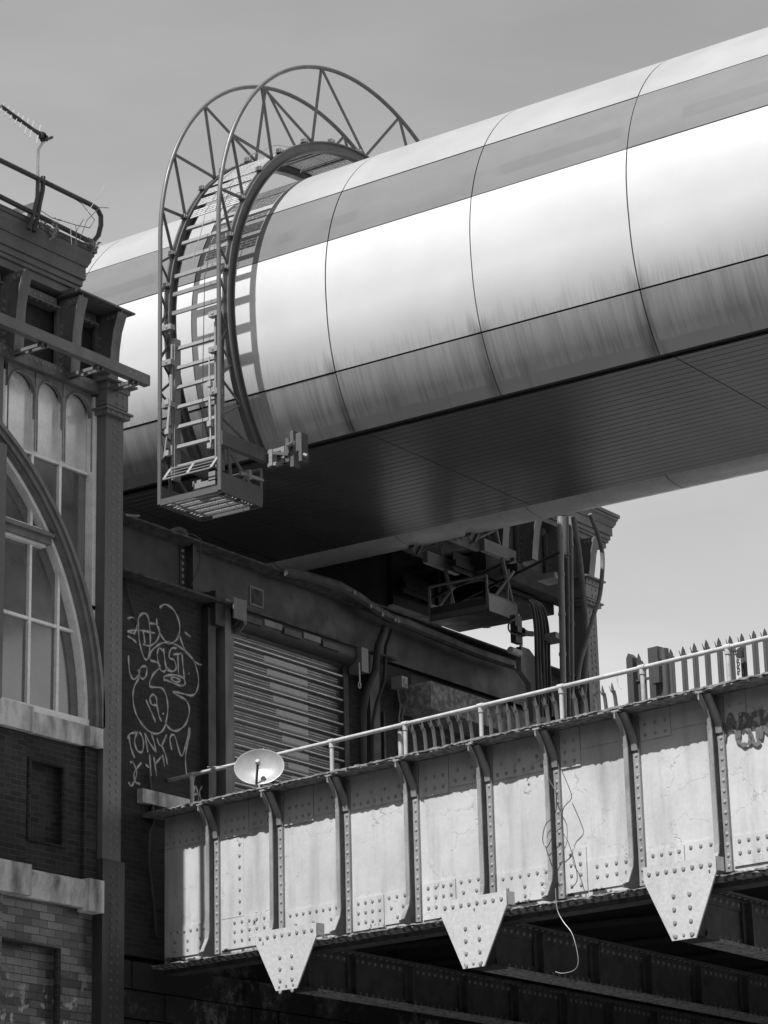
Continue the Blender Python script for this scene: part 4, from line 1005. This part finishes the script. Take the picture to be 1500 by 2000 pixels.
# ---------------- palisade fences
U2 = -.62
def pale(m, s, u, zb, zt, w=.062, bend=0.0):
    prof = [(-w/2, .0), (-w/4, .018), (0, .006), (w/4, .018), (w/2, 0)]
    zs = [zb, zt-.30, zt-.15, zt-.09]; bs = [0, 0, bend*.4, bend*.8]
    b = len(m.v)
    for z, q in zip(zs, bs):
        for (ds, du) in prof: m.v.append(tuple(gp(s+ds, u+du+q, z)))
        for (ds, du) in reversed(prof): m.v.append(tuple(gp(s+ds, u+du+q-.006, z)))
    n = 10
    for i in range(len(zs)-1):
        for k in range(n): m.face((b+i*n+k, b+i*n+(k+1) % n, b+(i+1)*n+(k+1) % n, b+(i+1)*n+k))
    q = bend; zz = zt-.10                                               # spear point with a small prong split off either side
    m.prism([gp(s-w*.30, u+bs[-1]+.014, zz), gp(s+w*.42, u+bs[-1]+.014, zz), gp(s+w*.36, u+q+.016, zz+.045), gp(s+w*.06, u+q+.02, zt), gp(s-w*.24, u+q+.016, zz+.045)], -NRM*.012)
    m.prism([gp(s-w*.5, u+bs[-1]+.012, zz-.01), gp(s-w*.34, u+bs[-1]+.012, zz-.01), gp(s-w*.42-.012, u+q+.03, zt-.035)], -NRM*.010)
pf = thing('palisade_fence', 'low steel palisade fence with bent forked tops behind the handrail', 'fence', tuple(gp(6, U2, 8.2)))
xs_ = [811,831,849,866,884,903,922,960,978,996,1013,1032,1053,1073,1090,1129,1149,1170,1187,1207]
for x in xs_:
    s = gs(x, 1440, U2); m = MB(); yt = 1412 + (x-811)*(1333-1412)/(1207-811); zt = ong(x, yt, U2).z + rg.uniform(-.02, .015)
    pale(m, s, U2, 8.15, zt, .052, rg.uniform(.02, .07)); m.build('pale', M['pale_md'], pf)
m = MB(); gbox(m, gs(805, 1440, U2), gs(1215, 1360, U2), U2-.045, U2-.012, 8.62, 8.67); gbox(m, gs(805, 1440, U2), gs(1215, 1360, U2), U2-.045, U2-.012, 8.22, 8.27); m.build('fence_rail', M['pale'], pf)
tf = thing('palisade_fence', 'taller palisade fence with three-pointed tops against the sky at right', 'fence', tuple(gp(11, U2, 8.2)))
for i in range(14):
    x = 1313 + 23.3*i + rg.uniform(-1.2, 1.2); s = gs(x, 1300, U2); zt = ong(x, 1265 - (x-1313)*.212, U2).z + rg.uniform(-.02, .012)
    m = MB(); pale(m, s, U2, 8.15, zt, .082, .0); m.build('pale', M['pale_dk'], tf)
m = MB(); gbox(m, gs(1300, 1300, U2), SL, U2-.05, U2-.012, 8.3, 8.36); m.build('fence_rail', M['pale'], tf)
def postbox(name, x0, x1, ytop, u, label, cat, dep=.12, tip=0.0, mat='pale_dk'):
    s0, s1 = gs(x0, 1330, u), gs(x1, 1330, u); zt = ong((x0+x1)/2, ytop, u).z
    m = MB(); gbox(m, s0, s1, u-dep, u, 8.1, zt-tip)
    if tip: c = (s0+s1)/2; m.prism([gp(s0, u, zt-tip), gp(s1, u, zt-tip), gp(s1-.03, u, zt-tip*.3), gp(c, u, zt)], -NRM*dep) if False else m.prism([gp(s0, u, zt-tip+.001), gp(s1, u, zt-tip+.001), gp(s0+(s1-s0)*.35, u, zt)], -NRM*dep)
    m.rivet(gp((s0+s1)/2, u, zt-tip-.2), NRM, .012)
    return single(m, name, M[mat], label, cat)
postbox('fence_post', 1225, 1237, 1275, U2+.05, 'dark steel fence post with a pointed top at the left end of the tall palisade', 'post', .10, .06)
postbox('gate_post', 1268, 1287, 1263, U2+.02, 'thick square steel gate post between the pointed post and the round pipe post', 'post', .2, 0)
s = gs(1298, 1300, U2); zt = ong(1298, 1267, U2).z
m = MB(); m.tube([gp(s, U2, 8.1), gp(s, U2, zt)], .058, 16); single(m, 'pipe_post', M['pale_dk'], 'round pipe post standing just right of the thick square gate post', 'post')
m = MB(); a = gs(1274, 1330, U2+.1); gbox(m, a, a+.12, U2+.03, U2+.12, ong(1280, 1340, U2).z, ong(1280, 1293, U2).z); single(m, 'lock_box', M['pale_dk'], 'small steel lock box fixed to the thick square gate post', 'box')
m = MB()
for x in (1249, 1256): pale(m, gs(x, 1300, U2-.03), U2-.03, 8.15, ong(x, 1275 if x < 1252 else 1290, U2).z, .075)
gbox(m, gs(1228, 1320, U2), gs(1275, 1320, U2), U2-.03, U2+.0, ong(1250, 1330, U2).z, ong(1250, 1326, U2).z); single(m, 'gate_pales', M['pale_dk'], 'pair of narrow forked pales between the pointed post and the square gate post', 'gate')
m = MB(); s = gs(1440, 1285, U2+.1)
for i in range(7):
    c = gp(s+.01*(i % 2), U2+.1, ong(1440, 1277, U2).z - .034*i - .05); ax = gd if i % 2 else NRM
    m.tube([c + ax*.014*math.cos(q*math.pi/4) + Vector((0,0,.024*math.sin(q*math.pi/4))) for q in range(8)], .006, 5, closed=True)
for i in range(5):
    c = gp(s-.05+.03*i, U2+.1, ong(1440, 1272+ (i%2)*4, U2).z-.02*(i % 3)); m.tube([c + gd*.03*math.cos(q*math.pi/4) + Vector((0,0,.022*math.sin(q*math.pi/4))) for q in range(8)], .008, 5, closed=True)
gbox(m, s+.02, s+.09, U2+.09, U2+.13, ong(1445, 1290, U2).z, ong(1445, 1280, U2).z)
single(m, 'padlocked_chain', M['cable'], 'dark chain and padlock wrapped round a pale of the tall palisade', 'chain')
# ---------------- satellite dish
dc = ong(508, 1503, -.1)
dd = thing('satellite_dish', 'pale oval satellite dish standing behind the girder flange before the shutter', 'dish', tuple(dc - Vector((0,0,.35))))
ax = (CAM + Vector((-6, 0, 16)) - dc).normalized()
uu = ax.cross(Vector((0,0,1))).normalized(); vv = uu.cross(ax)
m = MB(); n = 36; rings = [(0,0),(.25,.004),(.5,.017),(.75,.04),(.93,.062),(1.0,.072),(1.0,.086),(.97,.085),(.93,.076),(.5,.03),(.0,.012)]
RA, RB = .335, .262
for (r, h) in rings:
    for k in range(n):
        a = 2*math.pi*k/n; m.v.append(tuple(dc + uu*RA*r*math.cos(a) + vv*RB*r*math.sin(a) + ax*(h if True else 0)))
for i in range(len(rings)-1):
    for k in range(n): q = (k+1) % n; m.face((i*n+k, i*n+q, (i+1)*n+q, (i+1)*n+k), True)
# the reflector faces the camera side: front surface is the inner bowl
m.build('reflector', M['dish'], dd)
m = MB(); m.bar(dc - vv*RB*.98 + uu*.03 + ax*.08, dc - vv*.03 + ax*.20, .026, .026); m.build('feed_arm', M['cable'], dd)
m = MB(); c = dc + ax*.21; m.revolve(c - ax*.05, ax, [(0,0),(.032,0),(.036,.07),(.02,.09),(0,.09)], 12); m.build('receiver', M['rail'], dd)
m = MB(); m.tube([dc - ax*.02, dc - ax*.15 - Vector((0,0,.05)), dc - ax*.15 - Vector((0,0,.6))], .025, 8); m.build('mount', M['pale'], dd)
# ---------------- loose wires
def wire(name, pts, u, label, r=.008, mat='cable'):
    m = MB(); P = [ong(x, y, u) for x, y in pts]
    Q = []
    for i in range(len(P)-1):
        p0, p1, p2, p3 = P[max(i-1,0)], P[i], P[i+1], P[min(i+2, len(P)-1)]
        for t_ in (0, .25, .5, .75): Q.append(.5*((2*p1) + (p2-p0)*t_ + (2*p0-5*p1+4*p2-p3)*t_*t_ + (3*p1-p0-3*p2+p3)*t_**3))
    Q.append(P[-1]); m.tube(Q, r, 5); return single(m, name, M[mat], label, 'wire')
wire('loose_wire', [(1070,1480),(1072,1520),(1086,1550),(1084,1590),(1066,1610),(1060,1640),(1068,1655),(1082,1630),(1098,1615)], .2, 'black wire looping over the pale panel left of the fifth stiffener', .005)
wire('hooked_wire', [(1066,1652),(1070,1668),(1076,1680),(1072,1672)], .2, 'short hooked end of black wire on the pale panel', .006)
wire('dangling_wire', [(1095,1500),(1112,1540),(1116,1560),(1100,1580),(1098,1620),(1110,1645),(1124,1690),(1127,1720),(1115,1735)], .22, 'long thin black wire hanging over the riveted stiffener', .005)
wire('pale_wire', [(1085,1735),(1088,1775),(1100,1800),(1118,1825),(1129,1870),(1124,1893),(1100,1901),(1085,1898)], .3, 'pale looping wire hanging below the girder', .005, 'galvdull')
wire('rail_wire', [(405,1498),(450,1495),(490,1480),(515,1462)], U+.06, 'thin slack wire tied to the handrail above the dish', .006, 'rail')
wire('twisted_wire', [(1205,1322),(1207,1335),(1213,1345)], U+.06, 'short twisted wire hanging from the handrail near the gate posts', .006, 'rail')

# ---------------- concrete lintel box, curved plate, pipes, hoses at the tower foot
a0 = onx(-22.3, 841, 1330); a1 = onx(-22.3, 1032, 1398); zt = onx(-22.3, 841, 1330).z; zb = onx(-22.3, 841, 1383).z
m = MB(); m.box(-23.4, -22.3, a0.y, 38.2, zb, zt)
M['peel'] = paint('peeling_paint', .10, .8, .85, .40, scale=9, bump=.5)
single(m, 'concrete_box', M['peel'], 'long dark box beam with peeling white paint behind the palisade', 'beam')
cp = []
X = -21.8
O = [(1018,1262),(1034,1268),(1050,1290),(1062,1325),(1068,1365),(1068,1410),(1042,1410),(1041,1370),(1036,1335),(1024,1318),(1018,1310)]
m = MB(); m.prism([onx(X, x, y) for x, y in O], (-.10, 0, 0))
for (x, y) in ((1025,1280),(1025,1300),(1048,1330),(1055,1360),(1046,1380)): m.rivet(onx(X, x, y), RN, .02)
single(m, 'curved_guard_plate', M['steel_col'], 'quarter-round riveted steel guard plate rising behind the handrail', 'plate')
m = MB(); p = onx(-21.8, 1003, 1272); m.revolve(p + Vector((0,-.1,0)), (0,1,0), [(0,0),(.06,0),(.06,.28),(0,.28)], 12); single(m, 'cable_drum', M['rail'], 'small pale drum at the end of the gutter above the curved guard plate', 'drum')
def stack(name, X, pts, r, label, mat='steel', cat='pipe', n=10, extra=None):
    P = [onx(X, x, y) for x, y in pts]; m = MB()
    Q = []
    if len(P) == 2: Q = P
    else:
        for i in range(len(P)-1):
            p0, p1, p2, p3 = P[max(i-1,0)], P[i], P[i+1], P[min(i+2, len(P)-1)]
            for t_ in (0, .2, .4, .6, .8): Q.append(.5*((2*p1) + (p2-p0)*t_ + (2*p0-5*p1+4*p2-p3)*t_*t_ + (3*p1-p0-3*p2+p3)*t_**3))
        Q.append(P[-1])
    m.tube(Q, r, n)
    if extra:
        for f in extra: p = P[0] + (P[-1]-P[0])*f; m.tube([p, p+Vector((0,0,.05))], r*1.2, n)
    return single(m, name, M[mat], label, cat)
stack('service_pipe', -21.5, [(1094,1010),(1101,1400)], .052, 'bright-edged vertical pipe, leftmost of those climbing past the tower', 'galvdull', extra=(.1,.3,.5,.7))
stack('service_pipe', -21.6, [(1104,1010),(1108,1400)], .06, 'dark thick vertical pipe between two others in front of the tower', 'steel_dk', extra=(.2,.45,.8))
stack('service_pipe', -21.6, [(1114,1010),(1117,1400)], .045, 'slim grey vertical pipe, rightmost of those climbing past the tower', 'steel', extra=(.15,.55))
stack('hanging_hose', -21.2, [(1120,1010),(1131,1080),(1139,1160),(1145,1260),(1140,1360),(1136,1400)], .045, 'thick grey corrugated hose hanging almost straight down the tower', 'hose', 'hose')
stack('hanging_hose', -21.0, [(1152,1004),(1168,1045),(1177,1090),(1172,1160),(1160,1200),(1146,1250),(1132,1300),(1128,1345)], .036, 'thinner pale hose bowing outward past the tower against the sky', 'hose', 'hose')
for i, (dx, r) in enumerate(((0,.03),(6,.025),(12,.03),(18,.025),(24,.028))):
    stack('bundled_cable', -21.7-.05*i, [(1030+dx*.3,1172),(1040+dx*.8,1185),(1046+dx,1230),(1048+dx,1290),(1050+dx,1345),(1052+dx,1400)], r, ['black cable at the left edge of the drooping bundle by the tower', 'second black cable from the left in the drooping bundle', 'middle black cable of the drooping bundle by the tower', 'second black cable from the right in the drooping bundle', 'black cable at the right edge of the drooping bundle'][i], 'cable', 'cable')['group'] = 'cables drooping beside the tower'
stack('hoist_chain', -21.7, [(1011,1200),(1014,1235),(1018,1262)], .03, 'vertical hoist chain hanging above the curved guard plate', 'rail', 'chain')
stack('looped_hose', -21.6, [(1008,1208),(996,1215),(993,1228),(1001,1238),(1012,1238)], .014, 'thin black loop of hose left of the hoist chain', 'cable', 'hose')
m = MB()
for (x, y, w) in ((1014,1232,.14),(1020,1236,.1)):
    p = onx(-21.6, x, y); m.box(p.x-.06, p.x+.06, p.y-w, p.y+w*.6, p.z-.05, p.z+.05)
p = onx(-21.6, 1030, 1238); m.tube([onx(-21.6, 1012, 1236), onx(-21.6, 1040, 1238)], .045, 8); m.box(p.x-.1, p.x, p.y-.35, p.y-.15, p.z-.2, p.z+.25)
single(m, 'chain_hoist', M['steel_dk'], 'dark hoist block and arm hanging beside the cable bundle', 'hoist')
for (x, y) in ((1083,1128),(1085,1245)):
    p = onx(-21.7, x, y); m = MB(); m.box(p.x-.25, p.x+.1, p.y-.16, p.y+.2, p.z-.05, p.z+.05); single(m, 'pipe_bracket', M['galvdull'], 'pale stand-off bracket left of the pipes, ' + ('just below the tube' if y < 1200 else 'above the curved guard plate'), 'bracket')

# ---------------- left roof: guard rail, aerial, weeds
XR = -22.3
rr_ = thing('roof_guard_rail', 'dark tubular guard rail with rounded end on the warehouse roof', 'railing', (XR, 24.5, 15.7))
def px2(L_, X=XR): return [onx(X, x, y) for x, y in L_]
m = MB(); m.tube(px2([(-60,286),(0,313),(80,352),(176,399)]) + px2([(190,408),(197,422),(197,440),(192,460),(183,471),(172,470)]) + px2([(80,424),(0,384),(-60,354)]), .036, 8); m.build('rail_loop', M['steel_dk'], rr_)
m = MB(); m.tube(px2([(84,345),(83,372),(77,400),(72,430),(66,452)]), .035, 6); m.tube(px2([(74,352),(73,385),(66,415),(56,448)]), .03, 6); m.build('rail_bracket', M['steel_dk'], rr_)
m = MB(); m.tube(px2([(95,362),(130,378),(160,398),(185,430),(175,445),(150,440),(100,425),(78,410)], XR+.03), .006, 4); single(m, 'rail_wire', M['cable'], 'thin slack wire strung along the roof guard rail', 'wire')
ae = thing('television_aerial', 'television aerial with many short elements on a cranked mast at upper left', 'aerial', tuple(onx(XR-.1, 74, 445)))
XA = XR-.1
m = MB(); m.tube(px2([(72,445),(74,400),(74,310),(75,292),(83,280),(92,272)], XA), .022, 8); m.build('mast', M['alum'], ae)
m = MB(); m.tube(px2([(2,207),(88,270)], XA), .026, 6); m.tube(px2([(82,276),(102,268)], XA), .022, 8); m.tube(px2([(25,230),(86,262)], XA), .012, 5)
for (x, y) in ((82,265),(86,270)): p = onx(XA, x, y); m.box(p.x-.04, p.x+.04, p.y-.04, p.y+.04, p.z-.04, p.z+.04)
m.build('boom', M['steel_dk'], ae)
m = MB()
for (x, y, h) in ((4,210,8),(13,217,9),(23,224,9),(33,231,11),(42,238,12),(52,246,16),(62,252,17),(75,262,19)):
    a_, b_ = onx(XA-.2, x+4, y-h*.9), onx(XA+.2, x-4, y+h); m.tube([a_, b_], .008, 5)
m.build('elements', M['alum'], ae)
m = MB(); P = px2([(0,420),(66,392),(66,410),(20,425)], -24.5); 
a_, b_ = onx(-24.5, -20, 424), onx(-24.5, 68, 394); m.prism([a_, b_, b_-Vector((0,0,.12)), a_-Vector((0,0,.12))], (-.5,0,0)); m.box(b_.x-.1, b_.x, b_.y-.05, b_.y, b_.z-1.2, b_.z-.12)
single(m, 'roof_flashing', M['rail'], 'pale metal flashing rising behind the roof guard rail', 'flashing')
rw = random.Random(11)
def weed(name, x, y, X, kind, label, n=9, h=.35):
    base = onx(X, x, y); m = MB(); lf = MB()
    for i in range(n):
        a = rw.uniform(0, 6.28); l = h*rw.uniform(.6, 1.1); tip = base + Vector((.3*l*math.cos(a), .6*l*math.sin(a), l)); mid = (base+tip)/2 + Vector((.03*math.cos(a), .03*math.sin(a), .05*l))
        m.tube([base, mid, tip], [.006, .005, .003], 4)
        if kind:
            for k in range(7):
                f = .3 + .7*k/7; c = base + (tip-base)*f
                for sg in (-1, 1):
                    d_ = Vector((rw.uniform(-.5,.5), sg, rw.uniform(-.2,.5))).normalized()*.07; w = d_.cross(Vector((1,.2,0))).normalized()*.014
                    lf.add([c, c+d_*.5+w, c+d_, c+d_*.5-w], [(0,1,2,3)])
    r = thing(name, label, 'plant', tuple(base)); m.build('stem', M['twig'] if not kind else M['leaf'], r)
    if kind: lf.build('foliage', M['leaf'], r)
weed('leafy_weed', 98, 470, -22.2, True, 'leafy weed growing from the warehouse gutter under the guard rail', 7, .30)
weed('leafy_weed', 178, 494, -22.05, True, 'small tuft of weed on the very corner of the moulded eaves', 7, .2)
m = MB(); 
for L_ in ([(146,480),(150,450),(165,425),(205,362)],[(150,480),(148,440),(160,420)],[(155,470),(170,430),(195,405),(212,406)],[(140,478),(138,450),(143,425)]): m.tube(px2(L_, -22.15), .006, 4)
single(m, 'dead_stalks', M['twig'], 'bare dry stalks leaning across the end of the guard rail', 'plant')

# ---------------- unseen terraces added behind and beside the viewpoint to block sky light
def terrace(label, x0, x1, y0, y1, h, face):  # added unseen terrace that blocks sky light
    t_ = thing('sky_blocker_terrace', label, 'building', ((x0+x1)/2, (y0+y1)/2, 0)); m = MB(); m.box(x0, x1, y0, y1, 0, h); m.build('wall', M['brick'], t_)
    m = MB(); m.box(x0-.4, x1+.4, y0-.4, y1+.4, h, h+.5); m.build('roof', M['cornice'], t_)
    n = int(((x1-x0) if face == 'y' else (y1-y0))/3.2)
    for f in range(1, int(h/3.6)):
        for i in range(n):
            m = MB(); z = 3.6*f
            if face == 'y': c = x0 + 1.6 + 3.2*i; m.box(c-.55, c+.55, y1-.1, y1+.03, z, z+1.9)
            else: c = y0 + 1.6 + 3.2*i; m.box(x0-.03, x0+.1, c-.55, c+.55, z, z+1.9)
            m.build('window', M['glass'], t_)
terrace('long dark brick terrace added unseen behind the viewpoint to block sky light', -60, 10, -16, -7, 19, 'y')
terrace('dark brick terrace added out of the frame at right to block sky light', 14, 24, -6, 30, 18, 'x')
